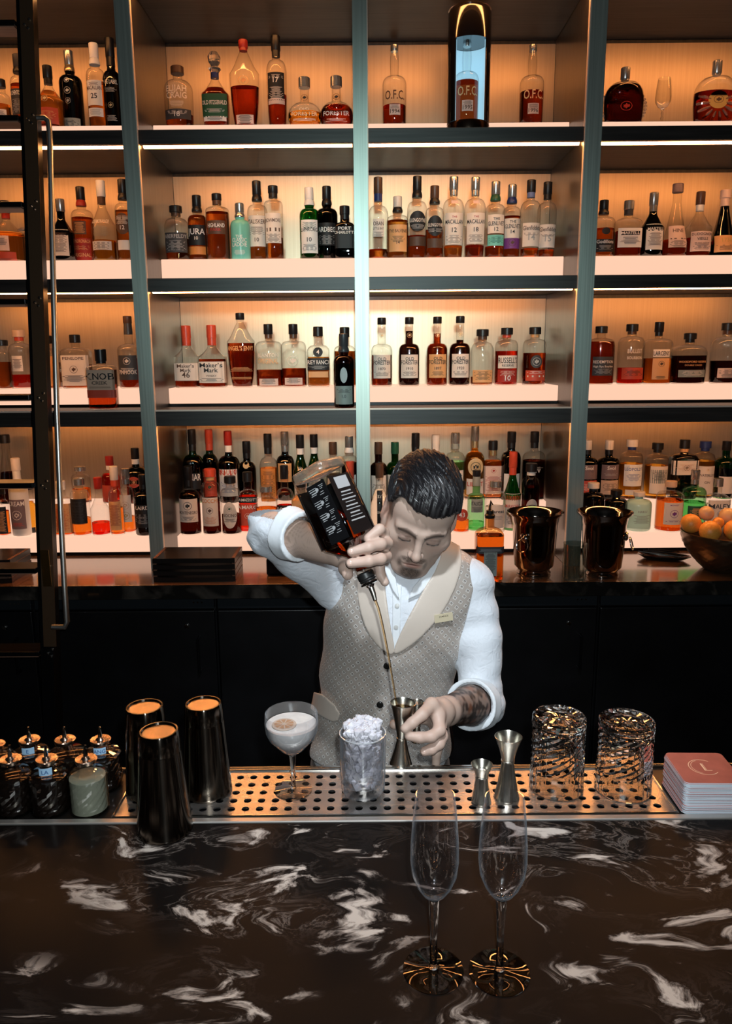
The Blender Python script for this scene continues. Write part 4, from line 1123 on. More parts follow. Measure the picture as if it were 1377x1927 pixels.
# upturned tumblers
for (bx, by, tx, ty, w_, lab) in ((1046, 1480, 1050, 1346, 101, 'left upturned diamond-cut tumbler on the tray'), (1171, 1483, 1178, 1353, 104, 'right upturned diamond-cut tumbler on the tray, by the coasters')):
    p = PZ(bx, by, TZ0)
    H = top_z(tx, ty, p.y)-TZ0
    r_ = w_/2*pxm(p.y, TZ0+H/2)
    t = empty('tumbler', (p.x, p.y, TZ0), label=lab, cat='glass', group='upturned tumblers')
    nseg = 28
    outer = []
    nk = 22
    prof = [(0, r_-.001), (.0015, r_)]+[(.0015+(H-.004)*k/nk, r_*(1-.03*k/nk)) for k in range(1, nk+1)]+[(H-.001, r_*.94), (H, r_*.88)]
    vs = []
    for k, (z_, rr) in enumerate(prof):
        for i in range(nseg):
            a = 2*PI*i/nseg
            q = .0022*((i+k) % 2) if 7 < k < nk-1 else 0
            vs.append(((rr-q)*math.cos(a), (rr-q)*math.sin(a), z_))
    nO = len(prof)
    inn = [(H-.001, r_*.80), (H-.004, r_*.6), (H-.002, r_*.3), (H-.004, 0.0002)]
    for (z_, rr) in inn:
        for i in range(nseg):
            a = 2*PI*i/nseg; vs.append((rr*math.cos(a), rr*math.sin(a), z_))
    cav = [(0, r_-.003), (.002, r_-.0035), (H*.5, r_-.0045), (H-.030, r_-.007), (H-.022, r_*.72), (H-.019, r_*.4), (H-.019, .0002)]
    fs = []
    M_ = nO+len(inn)
    for k in range(M_-1):
        for i in range(nseg):
            j = (i+1) % nseg
            fs.append((k*nseg+i, k*nseg+j, (k+1)*nseg+j, (k+1)*nseg+i))
    b0 = len(vs)
    for (z_, rr) in cav:
        for i in range(nseg):
            a = 2*PI*i/nseg; vs.append((rr*math.cos(a), rr*math.sin(a), z_))
    for k in range(len(cav)-1):
        for i in range(nseg):
            j = (i+1) % nseg
            fs.append((b0+k*nseg+j, b0+k*nseg+i, b0+(k+1)*nseg+i, b0+(k+1)*nseg+j))
    for i in range(nseg):
        j = (i+1) % nseg
        fs.append((j, i, b0+i, b0+j))
    link_mesh('cut_glass_body', vs, fs, realglass(), t)
    bandm = MB().lathe([(H-.016, r_*.972), (H-.013, r_*.985), (H-.010, r_*.972)], 48, cap=False).build('base_band', realglass(), t, smooth=True)

# ice-filled rocks glass
p = PZ(683, 1487, TZ0)
H = top_z(683, 1378, p.y)-TZ0
r_ = 43.5*pxm(p.y, TZ0+H/2)
t = empty('rocks_glass', (p.x, p.y, TZ0), label='cut rocks glass heaped with crushed ice at the centre of the tray', cat='glass')
nseg = 48
prof = [(0, r_*.88), (.002, r_*.93), (.010, r_*.97), (H*.62, r_), (H*.66, r_*.985), (H, r_)]
vs = []
for k in range(25):
    z_ = H*k/24
    rr = prof_r(prof, z_)
    for i in range(nseg):
        a = 2*PI*i/nseg
        q = .0016*(1+math.cos(a*20))/2*min(1, z_/.01)*max(0, min(1, (H*.66-z_)/.012))
        if z_ < H*.28:
            q += .0010*((i//2+k) % 2)
        vs.append(((rr-q)*math.cos(a), (rr-q)*math.sin(a), z_))
fs = [(k*nseg+i, k*nseg+(i+1) % nseg, (k+1)*nseg+(i+1) % nseg, (k+1)*nseg+i) for k in range(24) for i in range(nseg)]
b0 = len(vs)
cav = [(H, r_-.0022), (H*.6, r_-.004), (.018, r_-.006), (.013, r_*.6), (.012, .0002)]
for (z_, rr) in cav:
    for i in range(nseg):
        a = 2*PI*i/nseg; vs.append((rr*math.cos(a), rr*math.sin(a), z_))
fs += [(b0+k*nseg+i, b0+k*nseg+(i+1) % nseg, b0+(k+1)*nseg+(i+1) % nseg, b0+(k+1)*nseg+i) for k in range(len(cav)-1) for i in range(nseg)]
fs += [(24*nseg+i, 24*nseg+(i+1) % nseg, b0+(i+1) % nseg, b0+i) for i in range(nseg)]
fs += [tuple(range(nseg))[::-1]]
link_mesh('cut_glass_body', vs, fs, add_rim_glint(thin_glass('cut_tumbler_glass', (.97, .97, .98), (.75, .75, .8), .45), 4.5), t, smooth=True, sharp=40)
MB().lathe([(H-.0015, r_-.0022), (H+.0004, r_-.0012), (H-.0002, r_+.0004), (H-.002, r_+.0002)], 64, cap=False).build('rim', mat('glass_rim', (.8, .82, .86), .15, trans=.6), t, smooth=True)
rnd = random.Random(4)
M_ice = mat('crushed_ice', (.88, .86, .94), .18, trans=.30, ior=1.31)
_b, _n = M_ice.node_tree.nodes['Principled BSDF'], M_ice.node_tree.nodes
_b.inputs['Subsurface Weight'].default_value = .3
_b.inputs['Subsurface Radius'].default_value = (.01, .01, .012)
mb = MB()
for k in range(800):
    zz = .017+(H*.97)*rnd.random()**.85
    rmax = (r_-.013) if zz < H else (r_-.008)*math.sqrt(max(.05, 1-((zz-H)/(.030))**2))
    a = rnd.random()*2*PI; q = rmax*math.sqrt(rnd.random())
    s_ = .0042+.005*rnd.random()
    bm = bmesh.new(); bmesh.ops.create_icosphere(bm, subdivisions=1, radius=s_)
    for v_ in bm.verts:
        v_.co *= .75+.5*rnd.random()
        v_.co += Vector((q*math.cos(a), q*math.sin(a), zz))
    bm.verts.index_update()
    mb.add([v_.co.copy() for v_ in bm.verts], [[v_.index for v_ in f_.verts] for f_ in bm.faces]); bm.free()
ice = mb.build('crushed_ice', M_ice)
ice.location = (p.x, p.y, TZ0)
tag(ice, 'heap of crushed ice filling the rocks glass', 'ice', kind='stuff')

# coupe
pc = PZ(552, 1486, TZ0)
Hc = top_z(551, 1341, pc.y)-TZ0
k_ = pxm(pc.y, TZ0+Hc)
rr = 50.5*k_
hb = top_z(551, 1421, pc.y)-TZ0
prof = [(hb, .0045), (hb+.004, .009), (hb+.012, .020), (hb+.022, rr*.62), (hb+.034, rr*.86), (hb+.046, rr*.97), (hb+(Hc-hb)*.78, rr), (Hc, rr*.975)]
cp = stem_glass('coupe_glass', (pc.x, pc.y, TZ0), prof, 'coupe of pale foamy cocktail with a dried citrus wheel, on the tray', 'cocktail', None, add_rim_glint(thin_glass('coupe_glass_wall', (.99, .99, 1), (.8, .82, .85), .2), 7.), .0011, 48,
                [(.003, .0055), (.008, .0038), (hb*.5, .0040), (hb*.8, .0050), (hb+.001, .0062)], [(0, 35*pxm(pc.y, TZ0)), (.0012, 35*pxm(pc.y, TZ0)), (.0045, .005)])
liqp = [(hb+.006, .008), (hb+.012, .0185), (hb+.022, rr*.59), (hb+.034, rr*.83), (hb+.046, rr*.945), (hb+(Hc-hb)*.74, rr*.955)]
MB().lathe(liqp, 48).build('cocktail', noise_mat('cloudy_foam', (.60, .58, .56), (.72, .69, .66), (1, 1, 1), 60, .4, 0, .3), cp, smooth=True, sharp=40)
zc_ = hb+(Hc-hb)*.74
wh = MB().lathe([(0, .0205), (.0012, .0210), (.0024, .0205)], 40, c=(-.012, -.006, zc_+.0004)).build('citrus_wheel', mat('dried_citrus_rim', (.50, .40, .33), .5), cp, smooth=True, sharp=40)
mb = MB()
for k in range(9):
    a0, a1 = 2*PI*(k+.1)/9, 2*PI*(k+.9)/9
    vs = [(-.012+.0025*math.cos((a0+a1)/2), -.006+.0025*math.sin((a0+a1)/2), zc_+.0031)]+[(-.012+.0165*math.cos(a0+(a1-a0)*q/4), -.006+.0165*math.sin(a0+(a1-a0)*q/4), zc_+.0031) for q in range(5)]
    mb.add(vs, [(0, 1, 2, 3, 4, 5)])
mb.build('segments', mat('dried_citrus_flesh', (.42, .24, .14), .45), wh)

# jiggers on the tray
M_jig = mat('jigger_steel', (.62, .59, .52), .24, 1.)


def jigger(name, loc, H, rt, rb, hw, rw, label, M=None, band=True, mt=None):
    t = empty(name, loc, label=label, cat='jigger', group='steel jiggers')
    mt = mt or M_jig
    up_ = [(hw+.001, rw), (H-.0005, rt-.0006), (H, rt), (H-.0005, rt+.0008), (H-.002, rt-.0002)]
    up_ = [(hw+.001, rw), (hw+(H-hw)*.5, rw+(rt-rw)*.42), (H-.002, rt), (H-.0003, rt+.0009), (H+.0003, rt), (H-.002, rt-.0012), (hw+(H-hw)*.5, rw+(rt-rw)*.42-.0012), (hw+.006, rw-.002), (hw+.005, .0002)]
    MB().lathe(up_, 48, cap=False).build('large_cup', mt, t, smooth=True, sharp=80)
    MB().lathe([(.002, rb-.0012), (0, rb), (.001, rb+.0008), (.0025, rb), (hw*.5, rb+(rw-rb)*.55), (hw-.001, rw)], 48, cap=False).build('small_cup', mt, t, smooth=True, sharp=80)
    MB().lathe([(hw-.0022, rw), (hw-.0012, rw+.0014), (hw+.0012, rw+.0014), (hw+.0022, rw)], 36, cap=False).build('waist_band', mt, t, smooth=True)
    return t


for (bx, by, ty, tw, wy, bw, lab) in ((905, 1508, 1438, 39, 1461, 36, 'short open jigger on the tray in front of the taller one'), (953, 1500, 1386, 49, 1431, 46, 'tall jigger on the tray behind the short one')):
    p = PZ(bx, by, TZ0)
    Hj = top_z(bx+2, ty, p.y)-TZ0
    kk = pxm(p.y, TZ0)
    jigger('jigger', (p.x, p.y, TZ0), Hj, tw/2*kk, bw/2*kk, top_z(bx, wy, p.y)-TZ0, .010, lab)

# champagne flutes
M_flute = thin_glass('flute_glass', (.99, .99, 1), (.80, .85, .9), .2)
add_rim_glint(M_flute, 9.)
for (fx, fy, rx, ry, lab) in ((815, 1826, 816, 1496, 'empty champagne flute on the left of the pair on the veined counter'), (939, 1830, 948, 1502, 'empty champagne flute on the right of the pair on the veined counter')):
    p = PZ(fx, fy, ZB+.0004)
    H = top_z(rx, ry, p.y)-ZB
    kf = pxm(p.y, ZB)
    z_b = top_z(fx, 1692, p.y)-ZB
    rf = 57*kf
    kr = pxm(p.y, ZB+.14)
    rw_ = 45.5*kr
    L = H-z_b
    prof = [(z_b, .0050), (z_b+.003, .0085), (z_b+.008, .014), (z_b+.018, .0205), (z_b+.034, rw_*.93), (z_b+.052, rw_), (z_b+L*.55, rw_*.985), (z_b+L*.8, rw_*.90), (H, 37.5*pxm(p.y, ZB+H)*.985)]
    g_ = stem_glass('champagne_flute', (p.x, p.y, ZB+.0004), prof, lab, 'glass', 'pair of flutes', M_flute, .0010, 56,
                    [(.004, .0065), (.010, .0045), (z_b*.5, .0042), (z_b*.85, .0058), (z_b+.0008, .0070)], [(0, rf), (.0011, rf), (.003, rf*.5), (.0055, .007)])

# coasters
pf = PZ(1285, 1533, 1.0606)
ztop = PY(1284, 1473, pf.y).z
cs, th = .098, .00135
ncst = int((ztop-1.0606)/(th+.00005))
M_ctop = noise_mat('dull_red_card', (.33, .085, .065), (.40, .105, .08), (1, 1, 1), 30, .6)
M_cside = mat('pale_card_edge', (.62, .70, .78), .7)
vs = []; K = 5
pts = []
for (cx_, cy_, a0) in ((cs-.008, .008, -90), (cs-.008, cs-.008, 0), (.008, cs-.008, 90), (.008, .008, 180)):
    for k in range(K):
        a = R(a0+90*k/(K-1)); pts.append((cx_+.008*math.cos(a), cy_+.008*math.sin(a)))
n_ = len(pts)
cv = [(x, y, 0) for x, y in pts]+[(x, y, th) for x, y in pts]
cf = [tuple(range(n_))[::-1], tuple(range(n_, 2*n_))]+[(i, (i+1) % n_, n_+(i+1) % n_, n_+i) for i in range(n_)]
rnd = random.Random(2)
def ordinal(n):
    a = 'first second third fourth fifth sixth seventh eighth ninth tenth eleventh twelfth thirteenth fourteenth fifteenth sixteenth seventeenth eighteenth nineteenth'.split()
    if n < 20:
        return a[n-1]
    t = {2: 'twent', 3: 'thirt', 4: 'fort', 5: 'fift', 6: 'sixt'}[n//10]
    return t+'ieth' if n % 10 == 0 else t+'y-'+a[n % 10-1]


c0 = None
for k in range(ncst):
    last = k == ncst-1
    nm = 'coaster'
    if c0 is None:
        c0 = link_mesh(nm, cv, cf, M_cside, mats=[M_cside, M_ctop], fmat=[0, 1]+[0]*n_)
        o = c0
    else:
        o = c0.copy(); COL.objects.link(o)
    o.location = (pf.x+.0012*rnd.uniform(-1, 1), pf.y+.0012*rnd.uniform(-1, 1), 1.0606+k*(th+.00005))
    o.rotation_euler = (0, 0, R(rnd.uniform(-.7, .7)-1))
    if last:
        tag(o, 'red square coaster with thin gold monogram, top of the stack', 'coaster', 'coasters in the stack')
        mo = MB()

        def arc(cx_, cy_, r0, a0, a1, wd, n_=28, sx=1.):
            vs_ = []
            for q in range(n_+1):
                a = R(a0+(a1-a0)*q/n_)
                for rr_ in (r0-wd/2, r0+wd/2):
                    vs_.append((cx_+rr_*math.cos(a)*sx, cy_+rr_*math.sin(a), th+.0002))
            mo.add(vs_, [(2*q, 2*q+1, 2*q+3, 2*q+2) for q in range(n_)])
        arc(.049, .050, .024, 50, 318, .0012)
        arc(.051, .050, .022, 110, 240, .0008)
        mo.add([(.047, .040, th+.0002), (.0495, .040, th+.0002), (.0495, .062, th+.0002), (.047, .062, th+.0002)], [(0, 1, 2, 3)])
        mo.add([(.0505, .040, th+.0002), (.0513, .040, th+.0002), (.0513, .062, th+.0002), (.0505, .062, th+.0002)], [(0, 1, 2, 3)])
        mo.add([(.047, .0392, th+.0002), (.060, .0392, th+.0002), (.060, .0405, th+.0002), (.047, .0405, th+.0002)], [(0, 1, 2, 3)])
        mo.build('monogram', mat('gold_ink', (.80, .55, .38), .4), o)
    else:
        tag(o, 'pale-edged card coaster, %s from the top of the stack' % ordinal(ncst-k), 'coaster', 'coasters in the stack')

# ------------------------------------------------------------------ on the back counter
ZK = 1.0598
M_bucket = mat('polished_black_steel', (.33, .28, .25), .08, 1.)
for (bx, by, ry, rw_, side, lab) in ((1004, 1058, 962, 103, -1, 'polished wine bucket with a ring handle, left of the right upright'), (1133, 1054, 962, 100, 1, 'polished wine bucket with a ring handle, right of the right upright')):
    p = PZ(bx, by, ZK)
    Y_ = 2.575 if side < 0 else 2.552
    p = PY(bx, by, Y_)
    H = top_z(bx, ry, Y_)-ZK
    kk = pxm(Y_, ZK)
    r1 = rw_/2*kk
    t = empty('ice_bucket', (p.x, Y_, ZK), label=lab, cat='bucket', group='wine buckets')
    MB().lathe([(0, r1*.60), (.006, r1*.62), (.014, r1*.56), (.020, r1*.60), (.03, r1*.70), (H*.45, r1*.76), (H*.8, r1*.80), (H*.93, r1*.86), (H-.004, r1), (H, r1*1.01), (H-.001, r1*.97), (H*.92, r1*.82), (H*.8, r1*.77), (.03, r1*.66), (.025, .001)], 56, cap=False).build('body', M_bucket, t, smooth=True, sharp=70)
    a = R(-90-38) if side < 0 else R(-25)
    cx_, cy_ = r1*.80*math.cos(a), r1*.80*math.sin(a)
    zz = H*.62
    hm = MB()
    Mx = Matrix.Translation((cx_, cy_, zz)) @ Matrix.Rotation(a+PI/2, 4, 'Z')
    hm.lathe([(-.012, .003), (-.008, .010), (0, .013), (.008, .010), (.012, .003)], 10, M=Mx, dy=.6)
    hm.lathe([(.004, .002), (.008, .006), (.014, .006), (.018, .001)], 8, M=Mx @ Matrix.Translation((-.009, 0, 0)))
    hm.lathe([(.004, .002), (.008, .006), (.014, .006), (.018, .001)], 8, M=Mx @ Matrix.Translation((.009, 0, 0)))
    hm.build('lion_boss', M_steel, t, smooth=True)
    rg = MB()
    rg.tube([Mx @ Vector((.021*math.cos(q), -.012-.006*(1-math.sin(q)), -.020+.021*math.sin(q))) for q in [2*PI*i/24 for i in range(24)]], .0022, 8, closed=True)
    rg.build('ring_handle', M_steel, t, smooth=True)

# orange liqueur bottle with pourer
oy = 2.50
ob = bottle(922, 950, 52, 'sq2', 'o', 'a', .60, 'k', None, [(.08, .40, .42, 'G', [('=', .38, .3, 'K')]), (.38, .47, .8, 'K', [('=', .44, .03, 'm')])], 'squat amber bottle with pour spout and grey label, on the counter', 3, 2, Y=oy, zb=ZK, pour=True, place='right of the barman', grp='bottles on the back counter')
# small tumbler
p = PY(1080, 1070, 2.495)
H = top_z(1080, 1022, p.y)-ZK
r_ = 22*pxm(p.y, ZK)
t = empty('rocks_glass', (p.x, p.y, ZK), label='small fluted rocks glass between the two wine buckets', cat='glass')
MB().lathe([(0, r_*.9), (.002, r_*.95), (H, r_), (H, r_-.002), (.012, r_*.84), (.011, .0005)], 28).build('glass_body', thin_glass('tumbler_glass', (.85, .88, .86), (.4, .42, .4), .25), t, smooth=True, sharp=60)
M_fl = MB()
for k in range(14):
    a = 2*PI*k/14
    M_fl.tube([(r_*.97*math.cos(a), r_*.97*math.sin(a), .004), (r_*1.0*math.cos(a), r_*1.0*math.sin(a), H*.6)], [.0016, .0008], 5)
M_fl.build('flutes', MATS['tumbler_glass'], t, smooth=True)

# black serving dish with tongs
p = PZ(1243, 1052, ZK)
t = empty('serving_dish', (p.x, p.y, ZK), R(-18), label='black leaf-shaped dish with tools lying on it, beside the fruit bowl', cat='dish')
vs = []; ns = 24
for (q, z_) in ((.55, 0), (.75, .003), (1., .016), (.97, .018), (.72, .006), (.5, .0045), (.01, .0045)):
    for i in range(ns):
        a = 2*PI*i/ns
        vs.append((q*.095*math.cos(a)*(1+.12*math.cos(a)), q*.040*math.sin(a), z_))
fs = [(k*ns+i, k*ns+(i+1) % ns, (k+1)*ns+(i+1) % ns, (k+1)*ns+i) for k in range(6) for i in range(ns)]+[tuple(range(ns))[::-1]]
link_mesh('dish', vs, fs, mat('glossy_black_ceramic', (.012, .010, .009), .15, coat=.5), t, smooth=True, sharp=50)
for (ya, l_, lab, cc) in ((-.012, .15, 'bar_knife', M_steel), (.004, .13, 'bar_tongs', M_blackmetal), (.018, .11, 'peeler', M_blackmetal)):
    o = MB().tube([(-l_/2, 0, 0), (-l_*.1, 0, .0), (l_*.1, 0, .0), (l_/2, 0, .0)], [.0035, .0055, .004, .002], 8).build(lab, cc, smooth=True)
    o.location = (p.x+ya, p.y+ya*1.2, ZK+.024+ya*.1); o.rotation_euler = (0, R(3), R(-18+ya*300))
    tag(o, {'bar_knife': 'steel bar knife lying across the black dish', 'bar_tongs': 'black tongs lying in the black dish', 'peeler': 'black handled peeler lying in the black dish'}[lab], 'tool', 'tools on the dish')

# fruit bowl
pb = PZ(1362, 1062, ZK)
pb = PY(1362, 1062, 2.60)
rr = 80*pxm(2.6, ZK)
Hb = top_z(1362, 1000, 2.60)-ZK
t = empty('fruit_bowl', (pb.x, 2.60, ZK), label='dark woven bowl holding citrus fruit at the right end of the counter', cat='bowl')
vs = []; ns = 72; nr_ = 26
for k in range(nr_+1):
    u = k/nr_
    z_ = Hb*u; q = rr*(.42+.58*math.sin(u*PI/2)**.9)
    for i in range(ns):
        a = 2*PI*i/ns
        b_ = .0018*((i//2+k//2) % 2)
        vs.append(((q+b_)*math.cos(a), (q+b_)*math.sin(a), z_))
for k in range(9):
    u = 1-k/8
    z_ = .008+(Hb-.008)*u; q = (rr-.006)*(.40+.60*math.sin(u*PI/2)**.9)
    for i in range(ns):
        a = 2*PI*i/ns; vs.append((q*math.cos(a), q*math.sin(a), z_))
fs = [(k*ns+i, k*ns+(i+1) % ns, (k+1)*ns+(i+1) % ns, (k+1)*ns+i) for k in range(nr_+9) for i in range(ns)]+[tuple(range(ns))[::-1], tuple((nr_+9)*ns+i for i in range(ns))]
link_mesh('woven_body', vs, fs, mat('hammered_bronze', (.16, .10, .06), .3, .85), t, smooth=True, sharp=60)
M_or = noise_mat('orange_peel', (.80, .30, .04), (.86, .38, .07), (1, 1, 1), 260, .42, 0, .25)
M_gf = noise_mat('pale_citrus_peel', (.80, .55, .30), (.78, .48, .22), (1, 1, 1), 12, .45, 0, .1)
bz = ZK
FR = [(1300, 985, 19, 0, 'orange at the left edge of the bowl'), (1329, 966, 14, 1, 'pale citrus on top of the heap at the left'), (1336, 1000, 20, 0, 'orange with visible stem scar at the front of the bowl'), (1370, 972, 17, 1, 'pale citrus on top of the heap near the picture edge'),
      (1384, 998, 21, 0, 'orange at the front right cut by the picture edge'), (1351, 984, 11, 0, 'small orange tucked in the middle of the heap'), (1410, 980, 19, 0, 'orange outside the right edge of the picture')]
for (fx, fy, fr, ty_, lab) in FR:
    Yf_ = 2.60+{1300: .0, 1329: .03, 1336: -.065, 1370: .03, 1384: -.06, 1351: -.0, 1410: .0}[fx]
    c_ = PY(fx, fy, Yf_)
    rf = fr*pxm(Yf_, c_.z)
    o = MB().lathe([(-rf*.93*math.cos(PI*k/14), max(.0003, rf*math.sin(PI*k/14))) for k in range(15)], 28, cap=False).build('orange' if not ty_ else 'grapefruit', M_or if not ty_ else M_gf, smooth=True)
    o.location = c_
    o.rotation_euler = (R(70 if fx == 1336 else 20+fx % 37), R(fx % 23), 0)
    tag(o, lab, 'fruit', 'citrus fruit in the bowl')
    MB().lathe([(-rf*.935, .004), (-rf*.925, .0035)], 8).build('stem_scar', mat('stem_scar', (.18, .12, .04), .7), o)

# folders stacked on the back counter at the left
M_lea = mat('black_leather', (.012, .009, .008), .28)
for (gx, gy, n_, w_, d_, lab, z_tot) in ((388, 1048, 4, 143, .16, 'beside the barman', .088), (18, 1052, 4, 100, .16, 'behind the ladder', .085)):
    p = PY(gx, gy, 2.70)
    hw = w_/2*pxm(2.70, ZK)
    for k in range(n_):
        f0 = .022
        o = MB()
        vs = []; NN = 12
        for s_ in (0, 1):
            for i in range(NN+1):
                u = i/NN
                for yy in (-d_/2, d_/2):
                    vs.append((-hw+2*hw*u, yy, (.0165 if s_ else .0)-(0 if (s_ or k == 0) else .0)-(.0045*math.sin(u*PI) if (s_ and k < n_-1) else 0)))
        fs = []
        for i in range(NN):
            b = 2*i; c = 2*(NN+1)+2*i
            fs += [(b, b+1, b+3, b+2), (c, c+2, c+3, c+1), (b, b+2, c+2, c), (b+1, c+1, c+3, b+3)]
        fs += [(0, 2*(NN+1), 2*(NN+1)+1, 1), (2*NN, 2*NN+1, 4*NN+3, 4*NN+2)]
        o = link_mesh('leather_box', vs, fs, M_lea)
        o.location = (p.x, 2.58, ZK+k*.0215)
        tag(o, 'black leather tray box, %s of the stack of four %s' % (['lowest', 'second', 'third', 'topmost'][k], lab), 'box', 'stacked black leather boxes')
        for s_ in (-1, 1):
            MB().box(s_*(hw-.006)-.005, s_*(hw-.006)+.005, -d_/2+.004, d_/2-.004, .0166 if k < n_-1 else .0166, .0212 if k < n_-1 else .0175).build('rim_strip', mat('leather_rim', (.16, .07, .04), .4), o)
cp_ = PZ(388, 1082, ZK)
o = MB().box(-.045, .035, -.02, .02, 0, .001).build('card', mat('white_card', (.55, .52, .5), .6)); o.location = (cp_.x, cp_.y, ZK+.0003); o.rotation_euler = (0, 0, R(-14))
tag(o, 'small white card with a grey patch lying before the leather boxes', 'card')
MB().box(-.008, .036, -.014, .014, .0011, .0016).build('grey_patch', mat('grey_print', (.12, .09, .08), .5), o)
p = PZ(532, 1080, ZK)
t = empty('bar_caddy', (p.x, p.y+.03, ZK), label='low black caddy on the back counter behind the raised elbow', cat='caddy')
MB().box(-.055, .055, -.05, .05, 0, .06, bev=.006).build('body', M_blackmetal, t)
for k in range(3):
    MB().box(-.048+.034*k, -.020+.034*k, -.045, .045, .0605, .066, bev=.002).build('lid', M_gloss_black, t)

# ------------------------------------------------------------------ library ladder
lad = empty('rolling_ladder', (-1.02, 2.25, 0), label='black library ladder with wooden treads leaning on the shelves at the left', cat='ladder')
pt, pb_ = PY(50, 0, 2.60), PY(96, 1240, 2.34)
dirv = (pt-pb_)
t0 = pb_+dirv*(-pb_.z/dirv.z)
t1 = pb_+dirv*((3.05-pb_.z)/dirv.z)
t0.y = max(t0.y, 2.2)


def ladp(z, dx=0, dy=0):
    u = (z-t0.z)/(t1.z-t0.z)
    q = t0+(t1-t0)*u
    return Vector((q.x+dx, q.y+dy, q.z))


M_bronze = mat('brushed_bronze', (.36, .22, .13), .3, .9)
M_tread = noise_mat('warm_tread_wood', (.22, .11, .07), (.32, .17, .11), (2, 20, 20), 3, .5)
kids = []
rw2 = .020
for sd, x_off in (('near', 0), ('far', -.46)):
    mb = MB()
    vs = []
    for z in (0.0, 3.05):
        for dx, dy in ((-rw2, -.030), (rw2, -.030), (rw2, .030), (-rw2, .030)):
            vs.append(ladp(z, dx+x_off, dy))
    mb.add(vs, [(0, 1, 5, 4), (1, 2, 6, 5), (2, 3, 7, 6), (3, 0, 4, 7), (0, 3, 2, 1), (4, 5, 6, 7)])
    kids.append(mb.build('rail', M_blackmetal))
    mb = MB(); vs = []
    for z in (0.9, 3.04):
        for dx, dy in ((-rw2*.45, -.0315), (rw2+.012, -.0315), (rw2+.012, -.0302), (-rw2*.45, -.0302)):
            vs.append(ladp(z, dx+x_off, dy))
    mb.add(vs, [(0, 1, 5, 4), (1, 2, 6, 5), (2, 3, 7, 6), (3, 0, 4, 7), (0, 3, 2, 1), (4, 5, 6, 7)])
    kids.append(mb.build('rail_facing', M_bronze))
for (py_, k) in ((52, 0), (228, 1), (388, 2), (568, 3), (745, 4), (908, 5), (1066, 6), (1220, 7)):
    # height of each tread where the rail crosses it
    lo, hi = .3, 3.0
    for _ in range(30):
        mz = (lo+hi)/2
        q = ladp(mz)
        d = np.array([q.x, q.y, q.z-CZ]); yy = CY-FPX*(d@UV_)/(d@_f)
        if yy > py_:
            lo = mz
        else:
            hi = mz
    a, b = ladp(mz, -.46+rw2), ladp(mz, -rw2)
    tr_ = MB().box(a.x, b.x, a.y-.045, a.y+.035, mz-.010, mz+.006, bev=.002).build('tread', M_blackmetal)
    kids.append(tr_)
    MB().box(a.x+.004, b.x-.004, a.y-.040, a.y+.033, mz-.0135, mz-.0102).build('tread_board', M_tread, tr_)
    mb = MB()
    for (dx, dz) in ((.004, -.004), (.020, .010), (.014, -.014)):
        c_ = ladp(mz, dx, -.033)
        mb.lathe([(-.002, .0045), (.002, .0045), (.004, .002)], 10, M=Matrix.Translation(c_+Vector((0, 0, dz))) @ Matrix.Rotation(PI/2, 4, 'X'))
    kids.append(mb.build('bolt_set', M_steel)); kids[-1]['kind'] = 'stuff'
hp = []
for (hx, hy) in ((70, 222), (84, 222), (91, 228), (93, 245), (97, 400), (101, 560), (107, 780), (114, 960), (121, 1100), (126, 1170), (122, 1180), (98, 1180)):
    # the handrail stands proud of the rail
    u = (hy)/1240
    hp.append(PY(hx, hy, 2.53-.25*u))
kids.append(MB().tube(hp, .0085, 14).build('handrail', mat('worn_chrome', (.75, .75, .72), .38, 1.), smooth=True))
kids.append(MB().box(-.011, .016, -.002, .0, -.085, .085).build('bracket_plate', mat('brass_plate', (.75, .45, .15), .25, 1.)))
kids[-1].location = ladp(1.13, .008, -.034)
for k_o in kids:
    k_o.parent = lad
    k_o.matrix_parent_inverse = Matrix.Translation(lad.location).inverted()
# ------------------------------------------------------------------ the barman: smooth-blended volumes turned into one surface
def V3(*a):
    return np.array(a, np.float32)


def nP(px, py, Y):
    return np.array(PY(px, py, Y), np.float32)


def smin(a, b, k):
    h = np.clip(.5+.5*(b-a)/k, 0, 1)
    return b+(a-b)*h-k*h*(1-h)


def smax(a, b, k):
    return -smin(-a, -b, k)


def cap_(P, a, b, r1, r2):
    ab = b-a
    t = np.clip(((P-a)@ab)/(ab@ab), 0, 1)
    q = P-a-t[:, None]*ab
    return np.sqrt((q*q).sum(1))-(r1+(r2-r1)*t)


def ell(P, c, r, Rm=None):
    q = P-c
    if Rm is not None:
        q = q@Rm
    r = np.asarray(r, np.float32)
    k0 = np.sqrt(((q/r)**2).sum(1)); k1 = np.sqrt(((q/(r*r))**2).sum(1))+1e-9
    return k0*(k0-1)/k1


def chain(P, pts, rs, k=.006):
    d = None
    for i in range(len(pts)-1):
        e = cap_(P, pts[i], pts[i+1], rs[i], rs[i+1])
        d = e if d is None else smin(d, e, k)
    return d


def near(P, fn, c, R_, far=None):
    """evaluate fn only inside a ball; outside return a safe large distance"""
    q = P-c
    dd = np.sqrt((q*q).sum(1))
    out = np.maximum(dd-R_*.9, .03).astype(np.float32)
    m = dd < R_
    if m.any():
        out[m] = fn(P[m])
    return out


